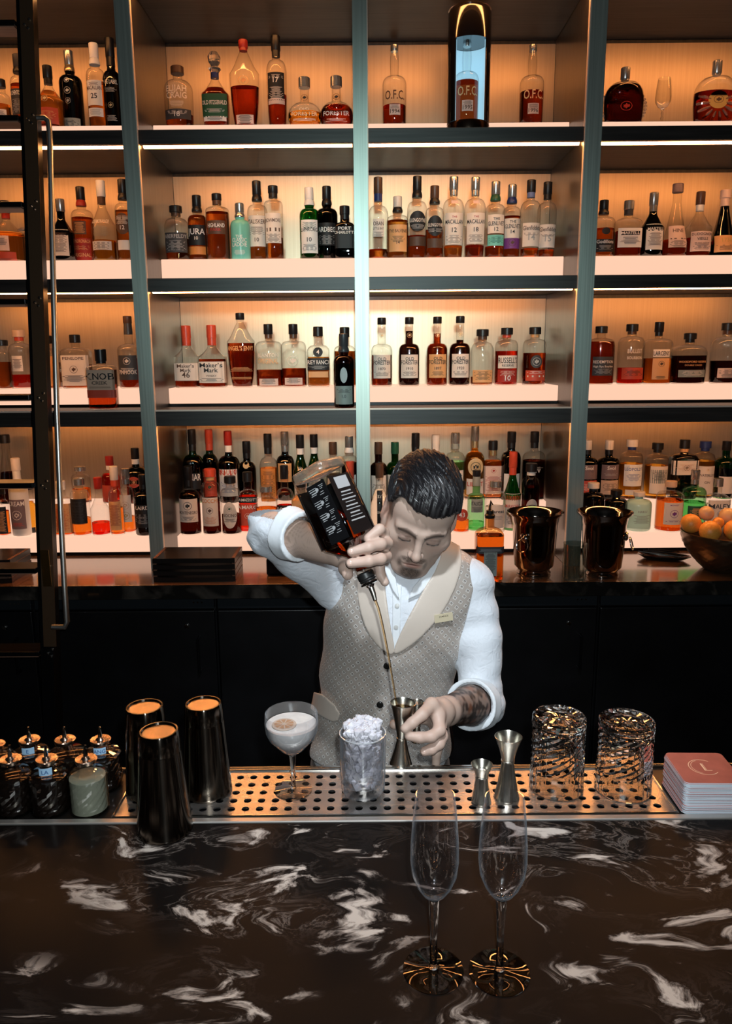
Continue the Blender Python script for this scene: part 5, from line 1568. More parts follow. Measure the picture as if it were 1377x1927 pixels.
def mesh_sdf(f, lo, hi, h, B=8):
    lo = np.array(lo, np.float32); hi = np.array(hi, np.float32)
    nb = np.ceil((hi-lo)/(h*B)).astype(int)
    n = nb*B+1
    bc = np.stack(np.meshgrid(*[np.arange(k) for k in nb], indexing='ij'), -1).reshape(-1, 3)
    cen = (lo+(bc+.5)*B*h).astype(np.float32)
    d = f(cen)
    Vg = np.full(n, 1., np.float32)
    neg = bc[d < 0]
    for b in neg:
        Vg[b[0]*B:b[0]*B+B+1, b[1]*B:b[1]*B+B+1, b[2]*B:b[2]*B+B+1] = -1.
    act = bc[np.abs(d) < B*h*.87*1.35+.006]
    off = np.stack(np.meshgrid(*[np.arange(B+1)]*3, indexing='ij'), -1).reshape(-1, 3)
    S = 400
    for s in range(0, len(act), S):
        blk = act[s:s+S]
        idx = (blk[:, None, :]*B+off[None]).reshape(-1, 3)
        val = f((lo+idx*h).astype(np.float32))
        Vg[idx[:, 0], idx[:, 1], idx[:, 2]] = val
    sg = Vg < 0
    nx, ny, nz = n
    # cells with a sign change
    c8 = [sg[a:nx-1+a, b:ny-1+b, c:nz-1+c] for a in (0, 1) for b in (0, 1) for c in (0, 1)]
    s_or = c8[0].copy(); s_and = c8[0].copy()
    for q in c8[1:]:
        s_or |= q; s_and &= q
    cells = np.argwhere(s_or & ~s_and)
    ids = np.full((nx-1, ny-1, nz-1), -1, np.int32)
    ids[cells[:, 0], cells[:, 1], cells[:, 2]] = np.arange(len(cells))
    acc = np.zeros((len(cells), 3), np.float64); cnt = np.zeros(len(cells))
    cor = [(a, b, c) for a in (0, 1) for b in (0, 1) for c in (0, 1)]
    for i in range(8):
        for j in range(i+1, 8):
            A, C = cor[i], cor[j]
            if sum(abs(A[k]-C[k]) for k in range(3)) != 1:
                continue
            va = Vg[cells[:, 0]+A[0], cells[:, 1]+A[1], cells[:, 2]+A[2]]
            vb = Vg[cells[:, 0]+C[0], cells[:, 1]+C[1], cells[:, 2]+C[2]]
            m = (va < 0) != (vb < 0)
            t = va[m]/(va[m]-vb[m])
            p = np.array(A)+(np.array(C)-np.array(A))*t[:, None]
            acc[m] += p; cnt[m] += 1
    verts = lo+(cells+acc/cnt[:, None])*h
    faces = []
    for ax in range(3):
        o1, o2 = (ax+1) % 3, (ax+2) % 3
        sl0 = [slice(None)]*3; sl1 = [slice(None)]*3
        sl0[ax] = slice(0, n[ax]-1); sl1[ax] = slice(1, n[ax])
        e = np.argwhere(sg[tuple(sl0)] != sg[tuple(sl1)])
        e = e[(e[:, o1] > 0) & (e[:, o2] > 0) & (e[:, o1] < n[o1]-1) & (e[:, o2] < n[o2]-1)]
        fl = sg[e[:, 0], e[:, 1], e[:, 2]]
        q = []
        for (u, v) in ((-1, -1), (0, -1), (0, 0), (-1, 0)):
            c = e.copy(); c[:, o1] += u; c[:, o2] += v
            q.append(ids[c[:, 0], c[:, 1], c[:, 2]])
        q = np.stack(q, 1)
        q[~fl] = q[~fl][:, ::-1]
        faces.append(q)
    return verts.astype(np.float32), np.concatenate(faces)


def np_obj(name, verts, faces, mt, parent=None, col=None, uv=None):
    me = bpy.data.meshes.new(name)
    me.vertices.add(len(verts)); me.vertices.foreach_set('co', verts.astype(np.float32).ravel())
    me.loops.add(faces.size); me.loops.foreach_set('vertex_index', faces.astype(np.int32).ravel())
    me.polygons.add(len(faces)); me.polygons.foreach_set('loop_start', np.arange(0, faces.size, 4, dtype=np.int32))
    me.polygons.foreach_set('loop_total', np.full(len(faces), 4, np.int32))
    me.polygons.foreach_set('use_smooth', np.ones(len(faces), bool))
    me.materials.append(mt)
    me.update(calc_edges=True); me.validate()
    if col is not None:
        a = me.color_attributes.new('Col', 'FLOAT_COLOR', 'POINT')
        c4 = np.ones((len(verts), 4), np.float32); c4[:, :3] = col
        a.data.foreach_set('color', c4.ravel())
    if uv is not None:
        l = me.uv_layers.new(name='UVMap')
        l.data.foreach_set('uv', uv[faces.ravel()].astype(np.float32).ravel())
    o = bpy.data.objects.new(name, me)
    COL.objects.link(o)
    if parent is not None:
        o.parent = parent
        o.matrix_parent_inverse = parent.matrix_basis.inverted()
    return o


def rot(ax, a):
    return np.array(Matrix.Rotation(R(a), 3, ax), np.float32)


# head frame
HC = nP(790, 966, 1.60)
HR = rot('Y', 11)@rot('Z', 1)@rot('X', 30)
HS = .97


def hl(P):      # world -> head local
    return ((P-HC)@HR)/HS


def hw_(p):     # head local -> world
    return HC+HR@(np.array(p, np.float32)*HS)


def cranium(L):
    d = ell(L, V3(0, .018, .040), (.0750, .098, .086))
    return smin(d, ell(L, V3(0, -.035, .045), (.064, .052, .055)), .03)


def head_sdf(P):
    L = hl(P)
    d = cranium(L)
    d = smin(d, ell(L, V3(0, -.030, -.030), (.068, .058, .072)), .03)          # middle face
    for s in (-1, 1):
        d = smin(d, cap_(L, V3(s*.060, .004, -.045), V3(s*.024, -.070, -.098), .020, .019), .028)   # jaw
        d = smin(d, ell(L, V3(s*.048, -.058, -.018), (.022, .020, .020)), .026)     # cheekbone
    d = smin(d, ell(L, V3(0, -.082, -.100), (.021, .017, .017)), .022)         # chin
    d = smin(d, ell(L, V3(0, -.078, -.062), (.032, .020, .026)), .020)         # muzzle
    # brow ridge
    for s in (-1, 1):
        d = smin(d, cap_(L, V3(s*.012, -.090, .020), V3(s*.046, -.074, .022), .009, .008), .014)
    # sockets
    for s in (-1, 1):
        d = smax(d, -ell(L, V3(s*.031, -.101, .003), (.018, .015, .0125)), .010)
        d = smin(d, ell(L, V3(s*.031, -.0775, .000), (.0150, .0125, .0120)), .004)   # lidded eye
        d = smin(d, cap_(L, V3(s*.021, -.0885, -.0065), V3(s*.041, -.0835, -.0065), .0022, .0018), .003)   # lower lid
    # nose
    d = smin(d, cap_(L, V3(0, -.090, .014), V3(0, -.110, -.024), .0075, .0088), .012)
    d = smin(d, ell(L, V3(0, -.1125, -.029), (.0100, .0105, .0092)), .008)
    for s in (-1, 1):
        d = smin(d, ell(L, V3(s*.0115, -.101, -.033), (.0065, .0090, .0066)), .006)
        d = smax(d, -ell(L, V3(s*.0062, -.107, -.0408), (.0036, .0045, .0040)), .003)
    # lips
    d = smin(d, cap_(L, V3(-.019, -.092, -.0615), V3(.019, -.092, -.0615), .0038, .0038), .007)
    d = smin(d, cap_(L, V3(-.016, -.0925, -.0710), V3(.016, -.0925, -.0710), .0048, .0048), .007)
    d = smax(d, -cap_(L, V3(-.023, -.0985, -.0662), V3(.023, -.0985, -.0662), .0022, .0022), .003)
    # ears
    for s in (-1, 1):
        Re = rot('Z', s*22)@rot('X', -8)
        e = ell(L, V3(s*.0765, .010, -.004), (.0085, .019, .033), Re)
        e = smax(e, -ell(L, V3(s*.0845, .004, .000), (.0055, .010, .020), Re), .005)
        e = smin(e, ell(L, V3(s*.075, .004, -.026), (.006, .009, .011)), .006)
        d = smin(d, e, .006)
    return d*HS


# ---- joints, taken where the photograph shows them
SR, ER, WR = V3(-.085, 1.69, 1.355), nP(514, 998, 1.55), nP(646, 1042, 1.40)
SL, EL, WL = V3(.240, 1.67, 1.300), nP(903, 1322, 1.585), nP(840, 1338, 1.385)
NK = V3(.088, 1.67, 1.375)


def hand_r(P):
    d = chain(P, [WR, nP(668, 1046, 1.392)], [.025, .023])
    kn = [(710, 1016), (715, 1034), (713, 1052), (703, 1068)]
    Ks = [nP(x, y, 1.386) for x, y in kn]
    C_ = nP(676, 1048, 1.392)
    for k in Ks:
        d = smin(d, cap_(P, C_, k, .021, .0125), .012)
    r = .0092
    F = [[Ks[0], nP(722, 1003, 1.368), nP(714, 996, 1.348), nP(692, 1013, 1.334)],
         [Ks[1], nP(728, 1022, 1.362), nP(716, 1024, 1.335), nP(694, 1030, 1.318), nP(662, 1038, 1.316)],
         [Ks[2], nP(726, 1047, 1.360), nP(716, 1052, 1.330), nP(694, 1056, 1.314), nP(660, 1060, 1.314)],
         [Ks[3], nP(714, 1066, 1.368), nP(716, 1082, 1.362), nP(724, 1096, 1.356)]]
    RR = [[.0115, .0102, .0095, .0088], [.0115, .0108, .0105, .0100, .0092], [.0115, .0108, .0105, .0100, .0092], [.0105, .0094, .0086, .0078]]
    for f_, r_ in zip(F, RR):
        d = smin(d, chain(P, f_, r_, .005), .005)
    th = chain(P, [nP(655, 1056, 1.388), nP(650, 1070, 1.362), nP(654, 1081, 1.345)], [.015, .0125, .0105], .006)
    return smin(d, th, .008)


def nail(p0, p1, up, r):
    return p0, p1, up, r


JX = nP(757, 1383, 1.300)


def hand_l(P):
    d = chain(P, [WL, nP(829, 1338, 1.352)], [.028, .022])
    C_ = nP(826, 1342, 1.35)
    kn = [(812, 1326), (824, 1346), (826, 1364), (824, 1382)]
    Ys = [1.318, 1.312, 1.318, 1.330]
    Ks = [nP(x, y, Y) for (x, y), Y in zip(kn, Ys)]
    for k in Ks:
        d = smin(d, cap_(P, C_, k, .022, .0135), .014)
    F = [[Ks[0], nP(794, 1345, 1.286), nP(776, 1360, 1.274), nP(762, 1371, 1.270)],
         [Ks[1], nP(827, 1374, 1.288), nP(812, 1386, 1.276), nP(790, 1388, 1.270), nP(770, 1385, 1.270)],
         [Ks[2], nP(832, 1386, 1.300), nP(826, 1400, 1.286), nP(812, 1410, 1.280), nP(799, 1414, 1.280)],
         [Ks[3], nP(827, 1400, 1.318), nP(821, 1418, 1.312), nP(820, 1442, 1.308)]]
    RR = [[.0125, .0108, .0098, .0088], [.0125, .0112, .0104, .0098, .0090], [.0120, .0106, .0102, .0096, .0090], [.0105, .0094, .0086, .0076]]
    for f_, r_ in zip(F, RR):
        d = smin(d, chain(P, f_, r_, .005), .006)
    th = chain(P, [nP(812, 1344, 1.358), nP(785, 1350, 1.352), nP(762, 1360, 1.336), nP(742, 1363, 1.328)], [.017, .0135, .0115, .0098], .006)
    return smin(d, th, .012)


def torso_core(P, g=0.):
    d = ell(P, V3(.085, 1.680, 1.225), (.165, .112, .150))
    d = smin(d, ell(P, V3(.045, 1.700, 1.05), (.148, .118, .180)), .07)
    d = smin(d, ell(P, V3(.030, 1.720, .88), (.165, .125, .160)), .06)
    d = smin(d, cap_(P, V3(.0, 1.69, 1.340), V3(.185, 1.68, 1.300), .052, .050), .05)
    d = smin(d, cap_(P, NK+V3(-.045, .035, -.03), V3(-.035, 1.695, 1.35), .045, .045), .05)
    d = smin(d, cap_(P, NK+V3(.045, .035, -.03), V3(.205, 1.68, 1.300), .045, .040), .05)
    return d


def body_sdf(P):
    d = near(P, head_sdf, HC, .21)
    d = smin(d, near(P, lambda Q: cap_(Q, hw_((0, .022, -.055)), NK+V3(0, .025, -.05), .053, .060), hw_((0, .0, -.12)), .28), .020)
    d = smin(d, torso_core(P)+.022, .02)
    for (s, e, w_, c) in ((SR, ER, WR, 0), (SL, EL, WL, 1)):
        d = smin(d, cap_(P, s, e, .036, .036), .02)
        m_ = e+(w_-e)*.35
        d = smin(d, chain(P, [e, m_, w_], [.037, .041 if c else .038, .027], .01), .012)
    d = smin(d, near(P, hand_r, nP(690, 1045, 1.36), .12), .010)
    d = smin(d, near(P, hand_l, nP(800, 1372, 1.32), .13), .010)
    return d


def wr(P, amp, f1, ph=0):
    """soft cloth folds"""
    x, y, z = P[:, 0], P[:, 1], P[:, 2]
    return amp*(np.sin(f1*(x*.7+z*.9)+ph+2.2*np.sin(17*z+9*x+ph))+.6*np.sin(f1*1.7*(z-.5*x+.4*y)+ph*2+1.5*np.sin(23*x+ph)))


# ---- skin
lo_b, hi_b = (-.30, 1.20, .84), (.40, 1.90, 1.66)
bv, bf = mesh_sdf(body_sdf, lo_b, hi_b, .0027)
L = hl(bv)


def blob(c, r, soft=.5):
    q = np.sqrt((((L-np.array(c))/np.array(r))**2).sum(1))
    return np.clip((1-q)/soft, 0, 1)


def vnoise(P, f, ph=0.):
    return (np.sin(P[:, 0]*f+ph)*np.sin(P[:, 1]*f*1.13+ph*1.7+1)*np.sin(P[:, 2]*f*.93+ph*.6+2) + .5*np.sin(P[:, 0]*f*2.1+2+P[:, 2]*f*.7)*np.sin(P[:, 2]*f*2.3+ph))/1.5


skin = np.array([.57, .415, .340], np.float32)
col = np.tile(skin, (len(bv), 1))


def paint(mask, c):
    global col
    mask = np.clip(mask, 0, 1)[:, None]
    col = col*(1-mask)+np.array(c, np.float32)*mask


inhead = (np.sqrt(((bv-HC)**2).sum(1)) < .19)
# flush on nose and cheeks, ears, lips
for s in (-1, 1):
    paint(blob((s*.042, -.075, -.025), (.03, .04, .025), 1)*.35*inhead, (.52, .26, .19))
    paint(blob((s*.080, .008, -.004), (.02, .03, .04))*.5*inhead, (.50, .24, .18))
paint(blob((0, -.112, -.030), (.016, .02, .014), 1)*.5*inhead, (.55, .28, .21))
dark = (.035, .022, .016)
# lips
paint(blob((0, -.097, -.0665), (.024, .014, .010), .5)*.75*inhead, (.40, .17, .13))
paint(blob((0, -.100, -.0662), (.023, .010, .0022), .5)*.8*inhead, (.12, .05, .04))
# moustache and goatee
ns = .75+.35*vnoise(bv, 900)
paint((blob((-.013, -.095, -.0535), (.019, .022, .0078), .4)+blob((.013, -.095, -.0535), (.019, .022, .0078), .4))*.95*ns*inhead, dark)
for s in (-1, 1):
    paint(blob((s*.028, -.086, -.070), (.007, .020, .018), .6)*.75*ns*inhead, dark)
paint(blob((0, -.096, -.092), (.030, .034, .022), .35)*.97*(ns+.1)*inhead, dark)
paint(blob((0, -.094, -.080), (.009, .012, .009), .6)*.6*ns*inhead, dark)
# brows (painted hair, follows the ridge)
for s in (-1, 1):
    t = np.clip((s*L[:, 0]-.010)/.038, 0, 1)
    zc = .0175+.0095*np.sin(t*PI*.75)-.004*t
    zc = zc-.0015
    m_ = np.clip(1-np.abs(L[:, 2]-zc)/(.0085*(1-.40*t)), 0, 1)**.35
    m_ *= (s*L[:, 0] > .009)*(s*L[:, 0] < .050)*(L[:, 1] < -.05)
    paint(m_*.92*inhead, (.03, .018, .013))
    # lash line along the lower edge of the lid
    zl = -.0050-.0022*np.cos((s*L[:, 0]-.031)/.013*1.2)
    m_ = np.clip(1-np.abs(L[:, 2]-zl)/.0036, 0, 1)**.6*(np.abs(s*L[:, 0]-.031) < .0135)*(L[:, 1] < -.06)
    paint(m_*1.*inhead, (.012, .008, .007))
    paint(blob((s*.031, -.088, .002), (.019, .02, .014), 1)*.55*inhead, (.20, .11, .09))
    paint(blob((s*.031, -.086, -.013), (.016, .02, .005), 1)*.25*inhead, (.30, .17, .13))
    ez = (np.abs(L[:, 2]-(zl-.0028)) < .0016)*(np.abs(s*L[:, 0]-.031) < .0105)*(L[:, 1] < -.06)
    paint(ez*.85*inhead, (.55, .52, .50))
    paint(ez*(np.abs(s*L[:, 0]-.032) < .0042)*inhead, (.03, .02, .015))
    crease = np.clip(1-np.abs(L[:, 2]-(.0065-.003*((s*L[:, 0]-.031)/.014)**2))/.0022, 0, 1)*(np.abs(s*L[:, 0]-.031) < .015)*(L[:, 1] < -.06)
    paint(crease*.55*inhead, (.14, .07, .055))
# stubble on jaw
paint(np.clip((-L[:, 2]-.045)/.05, 0, 1)*(L[:, 1] < .0)*.22*inhead, (.16, .11, .09))
# faded sides under the hair
fz = np.clip((np.abs(L[:, 0])-.052)/.014, 0, 1)*np.clip((L[:, 2]-.004)/.022, 0, 1)*(L[:, 1] > -.052)
paint(fz*.85*inhead*(.85+.15*ns), (.03, .022, .02))
paint(((L[:, 1] > .035)*(L[:, 2] > -.07))*.85*inhead, (.02, .015, .014))
paint(blob((-.052, -.062, -.028), (.0032, .01, .0032), .4)*inhead, (.10, .05, .04))
# arm hair and small tattoo (raised arm), full tattoo sleeve (lower arm)
def seg_t(P, a, b):
    ab = b-a
    return ((P-a)@ab)/(ab@ab)


tR = seg_t(bv, ER, WR); dR = cap_(bv, ER, WR, .04, .03)
mR = (np.abs(dR) < .02)*(tR > 0)*(tR < 1.0)
hn_ = np.clip(np.sin(bv[:, 0]*420+14*np.sin(bv[:, 2]*70)+5*np.sin(bv[:, 0]*60))*np.sin(bv[:, 2]*190+9*np.sin(bv[:, 0]*90)), 0, 1)
paint(mR*hn_*np.clip(1.05-tR, 0, 1)*.50, (.10, .055, .035))
q = bv-nP(636, 1038, 1.37)
paint(((np.abs(q[:, 0])*1.2+np.abs(q[:, 2]-.004*np.sign(q[:, 2])) < .013)*(np.abs(q[:, 0]) < np.abs(q[:, 2])+.003)*(bv[:, 1] < WR[1]))*.8, (.06, .06, .07))
tL = seg_t(bv, EL, WL); dL = cap_(bv, EL, WL, .042, .03)
mL = (np.abs(dL) < .03)*np.clip((1.02-tL)/.10, 0, 1)*(tL > -.3)
tn = vnoise(bv, 95, .4)+.7*vnoise(bv, 210, 1.3)
paint(mL*np.clip(.80+.9*tn, .55, .96), (.030, .020, .017))
paint(mL*np.clip(vnoise(bv, 70, 2.6)*1.6-.25, 0, .75), (.32, .12, .06))
# knuckle and fingertip flush
for hc in (nP(690, 1045, 1.34), nP(795, 1385, 1.29)):
    qd = np.sqrt(((bv-hc)**2).sum(1))
    paint(np.clip(1-qd/.07, 0, 1)*.25, (.58, .30, .24))


def skin_mat():
    mt, n, l, b = nt('skin')
    at = n.new('ShaderNodeAttribute'); at.attribute_name = 'Col'
    l.new(at.outputs['Color'], b.inputs['Base Color'])
    b.inputs['Roughness'].default_value = .48
    b.inputs['Subsurface Weight'].default_value = .06
    b.inputs['Subsurface Radius'].default_value = (.010, .004, .002)
    b.inputs['Specular IOR Level'].default_value = .4
    tc = n.new('ShaderNodeTexCoord'); nz = n.new('ShaderNodeTexNoise'); nz.inputs['Scale'].default_value = 420
    l.new(tc.outputs['Object'], nz.inputs['Vector'])
    bp = n.new('ShaderNodeBump'); bp.inputs['Strength'].default_value = .12; bp.inputs['Distance'].default_value = .0006
    l.new(nz.outputs[0], bp.inputs['Height']); l.new(bp.outputs[0], b.inputs['Normal'])
    return mt


person = np_obj('person', bv, bf, skin_mat(), col=col)
tag(person, 'bartender in patterned vest and rolled white shirt looking down and pouring from a raised bottle', 'person')
person['kind'] = 'thing'


def pch(name, v, f, mt, **k):
    return np_obj(name, v, f, mt, person, **k)


# hair
def hair_region(Lq):
    x, y, z = Lq[:, 0], Lq[:, 1], Lq[:, 2]
    # height of the hairline: forehead, temple, over the ear, nape
    ys = np.array([-.12, -.085, -.060, -.045, -.020, .015, .035, .07, .12])
    zs = np.array([.076, .074, .070, .054, .038, .032, .0, -.045, -.05])
    zl = np.interp(y, ys, zs)+(y < -.04)*(-.20*np.clip(x, -.04, .012)+.16*np.clip(x-.030, 0, .04))
    zl = zl+.010*np.clip((-x-.028)/.02, 0, 1)*(y < -.045)
    return z-zl


def hair_sdf(P):
    Lq = hl(P)
    x, y, z = Lq[:, 0], Lq[:, 1], Lq[:, 2]
    up = np.clip((z-.03)/.07, 0, 1)
    th = .0028+.0080*up**.8+.004*np.clip((-y-.03)/.05, 0, 1)*up
    qx = x*.80+y*.45+.01*np.sin(y*40)
    th = th+(.0011*np.sin(qx*760+4*np.sin(y*46+x*20))+.0010*np.sin(qx*390+3*np.sin(z*50)))*(.3+.7*up)
    d = cranium(Lq)-th
    return smax(d, -hair_region(Lq)*.9, .006)*HS


c = HC
hv, hf = mesh_sdf(hair_sdf, c-.16, c+.17, .0024)
M_hair = mat('black_hair', (.008, .007, .008), .45, spec=.6)
hair = pch('hair', hv, hf, M_hair)
# combed strands lying on the hair
rnd = np.random.RandomState(3)
mb = MB()
cnt = 0
Nst = 2600
while cnt < Nst:
    th_, ph_ = rnd.uniform(0, 2*PI), np.arccos(rnd.uniform(-.1, 1))
    p = np.array([.0765*math.sin(ph_)*math.cos(th_), .018+.098*math.sin(ph_)*math.sin(th_), .04+.088*math.cos(ph_)], np.float32)
    if hair_region(p[None])[0] < .012 or p[1] > .06:
        continue
    cnt += 1
    front = p[1] < -.02
    dirn = np.array([.55, -.75, -.25]) if front else np.array([.35, -.9, 0.])
    if p[0] < -.055:
        dirn = np.array([0, -.5, -.8])
    if p[0] > .05:
        dirn = np.array([.1, -.6, -.7])
    dirn = dirn+rnd.normal(0, .10, 3)
    pts = []
    ln = rnd.uniform(.018, .036)
    q = p.copy()
    lift = rnd.uniform(.0002, .0010)
    for k in range(5):
        # project onto the hair surface
        for _ in range(2):
            W = (HC+HR@(q.astype(np.float32)*HS))[None]
            e = 1e-3
            d0 = hair_sdf(W)[0]
            Wn = np.concatenate([W+V3(e, 0, 0), W+V3(0, e, 0), W+V3(0, 0, e)])
            g = (hair_sdf(Wn)-d0)/e
            g = g/(np.linalg.norm(g)+1e-6)
            W = W[0]-g*(d0-lift*(1-k/6))
            q = hl(W[None])[0]
        pts.append(Vector(W))
        q = q+dirn/np.linalg.norm(dirn)*ln/4
    if (pts[0]-pts[-1]).length < .06:
        mb.tube(pts, [.0002, .0005, .0006, .0004, .0001], 3)
ho = mb.build('combed_strands', mat('hair_strand', (.012, .011, .013), .33, spec=.7), hair, smooth=True)
ho.matrix_parent_inverse = Matrix.Identity(4)
ho['kind'] = 'stuff'

# ---- shirt
CUFF_R = ER+(nP(560, 1008, 1.49)-ER)*1.0
cuffL = EL+(WL-EL)*.26


def shirt_sdf(P):
    d = torso_core(P)-.004
    a1 = chain(P, [SR+V3(.03, 0, -.01), (SR+ER)/2+V3(0, 0, -.012), ER], [.066, .060, .052], .02)
    d = smin(d, a1, .035)
    d = smin(d, cap_(P, ER, CUFF_R, .051, .045), .02)
    d = smin(d, cap_(P, (SR+ER)/2+V3(0, 0, -.02), nP(617, 1118, 1.66), .045, .030), .03)
    a2 = chain(P, [SL+V3(-.03, 0, 0), SL, SL+V3(.008, -.01, -.06), (SL+EL)/2+V3(.010, 0, 0), EL], [.042, .046, .048, .047, .049], .02)
    d = smin(d, a2, .03)
    d = smin(d, cap_(P, EL+V3(.0, 0, -.004), cuffL, .052, .049), .02)
    w1 = near(P, lambda Q: -np.ones(len(Q), np.float32), ER, .14)
    arm = np.clip(1-np.minimum(np.abs(cap_(P, SR, ER, .0, .0)), np.abs(cap_(P, SL, EL, 0, 0)))/.09, 0, 1)
    eb = np.exp(-((P-ER)**2).sum(1)/.0040)+np.exp(-((P-EL-V3(0, -.02, 0))**2).sum(1)/.0040)
    d = d+wr(P, .0026, 62, .5)*arm+wr(P, .0048, 85, 1.1)*eb+wr(P, .0008, 50, 2.)
    # open cuffs: cut flat at the forearm
    for (e, c_, w_) in ((ER, CUFF_R, WR), (EL, cuffL, WL)):
        n_ = (w_-e)/np.linalg.norm(w_-e)
        pl = (P-c_)@n_
        nr = ((P-c_)**2).sum(1) < .09**2
        cut = np.where(nr, pl-.004, -1.)
        d = np.where(nr, smax(d, cut, .004), d)
        hole = np.where(nr & (pl > -.02), -(cap_(P, e, w_, .0455, .036)), -1.)
        d = np.maximum(d, hole)
    # neck opening
    nk = cap_(P, NK+V3(0, .02, -.10), hw_((0, .0, -.08)), .045, .070)
    d = smax(d, -nk, .004)
    return d


sv, sf = mesh_sdf(shirt_sdf, (-.33, 1.42, .82), (.40, 1.88, 1.47), .0042)


def cloth(name, c, rough=.75, bump=.2, sc=900, sheen=.2):
    mt, n, l, b = nt(name)
    b.inputs['Base Color'].default_value = (*c, 1)
    b.inputs['Roughness'].default_value = rough
    b.inputs['Sheen Weight'].default_value = sheen
    tc = n.new('ShaderNodeTexCoord'); nz = n.new('ShaderNodeTexNoise'); nz.inputs['Scale'].default_value = 38; nz.inputs['Detail'].default_value = 6; nz.inputs['Distortion'].default_value = 1.2
    l.new(tc.outputs['Object'], nz.inputs['Vector'])
    bp = n.new('ShaderNodeBump'); bp.inputs['Strength'].default_value = bump; bp.inputs['Distance'].default_value = .004
    l.new(nz.outputs[0], bp.inputs['Height']); l.new(bp.outputs[0], b.inputs['Normal'])
    return mt


M_shirt = cloth('white_shirt_cotton', (.74, .78, .84), bump=.75)
shirt = pch('shirt', sv, sf, M_shirt)
shirt['label'] = 'white shirt with sleeves rolled above the elbows'


# ---- shapes cut out in front view (polygons given where the photograph shows their outlines)
def proj_px(P):
    q = P.astype(np.float64)-np.array([0, 0, CZ])
    z = q@_f
    return CX+FPX*(q@RV)/z, CY-FPX*(q@UV_)/z, z


def poly_sd(P, poly):
    """signed distance in metres to an outline drawn in front view"""
    x, y, z = proj_px(P)
    n = len(poly)
    d = np.full(len(P), 1e9); ins = np.zeros(len(P), bool)
    for i in range(n):
        (x1, y1), (x2, y2) = poly[i], poly[(i+1) % n]
        ex, ey = x2-x1, y2-y1
        t = np.clip(((x-x1)*ex+(y-y1)*ey)/(ex*ex+ey*ey), 0, 1)
        d = np.minimum(d, (x-x1-t*ex)**2+(y-y1-t*ey)**2)
        c = ((y1 > y) != (y2 > y))
        with np.errstate(divide='ignore', invalid='ignore'):
            xi = x1+(y-y1)*ex/(ey if ey else 1e-9)
        ins ^= c & (x < xi)
    d = np.sqrt(d)*z/FPX
    return np.where(ins, -d, d).astype(np.float32)


def smooth_poly(poly, n=2):
    for _ in range(n):
        q = []
        for i in range(len(poly)):
            (a, b), (c, d) = poly[i], poly[(i+1) % len(poly)]
            q += [(a*.75+c*.25, b*.75+d*.25), (a*.25+c*.75, b*.25+d*.75)]
        poly = q
    return poly


VEE = [(700, 985), (716, 1040), (722, 1100), (731, 1170), (742, 1224), (760, 1180), (797, 1112), (826, 1066), (852, 1030), (852, 960), (700, 950)]
ARM_R = [(600, 1170), (617, 1130), (640, 1085), (660, 1045), (640, 960), (450, 960), (450, 1250), (590, 1200)]
ARM_L = [(905, 1052), (893, 1100), (878, 1160), (864, 1215), (857, 1280), (868, 1420), (1000, 1420), (1000, 1000), (905, 990)]


def vest_sdf(P):
    d = torso_core(P)-.013+wr(P, .0022, 34, 3.)
    front = P[:, 1] < 1.70
    d = np.where(front, np.maximum(d, -poly_sd(P, VEE)), d)
    d = np.maximum(d, -poly_sd(P, ARM_R)); d = np.maximum(d, -poly_sd(P, ARM_L))
    nk = cap_(P, NK+V3(0, .03, -.06), hw_((0, .02, -.06)), .070, .085)
    d = smax(d, -nk, .006)
    # front edge seam below the vee and hem
    x, y, z = proj_px(P)
    sx = np.interp(y, [1225, 1252, 1325, 1400, 1460], [742, 733, 720, 706, 696])
    seam = np.where((y > 1228) & front & (P[:, 1] < 1.64), np.abs(x-sx)*z/FPX, 1.)
    d = d+.0016*np.exp(-(seam/.0020)**2)
    return np.maximum(d, .865-P[:, 2])


vv, vf = mesh_sdf(lambda P: np.maximum(vest_sdf(P), P[:, 1]-(1.676+.15*np.clip(P[:, 2]-1.30, 0, 1))), (-.20, 1.50, .84), (.34, 1.88, 1.46), .0032)
# cloth coordinates: round the trunk and up
ax_ = np.interp(vv[:, 2], [.86, 1.05, 1.225, 1.4], [.030, .045, .085, .09])
ay_ = 1.70
ang = np.arctan2(vv[:, 0]-ax_, -(vv[:, 1]-ay_))
vuv = np.stack([ang*.150, vv[:, 2]*1.0], 1)


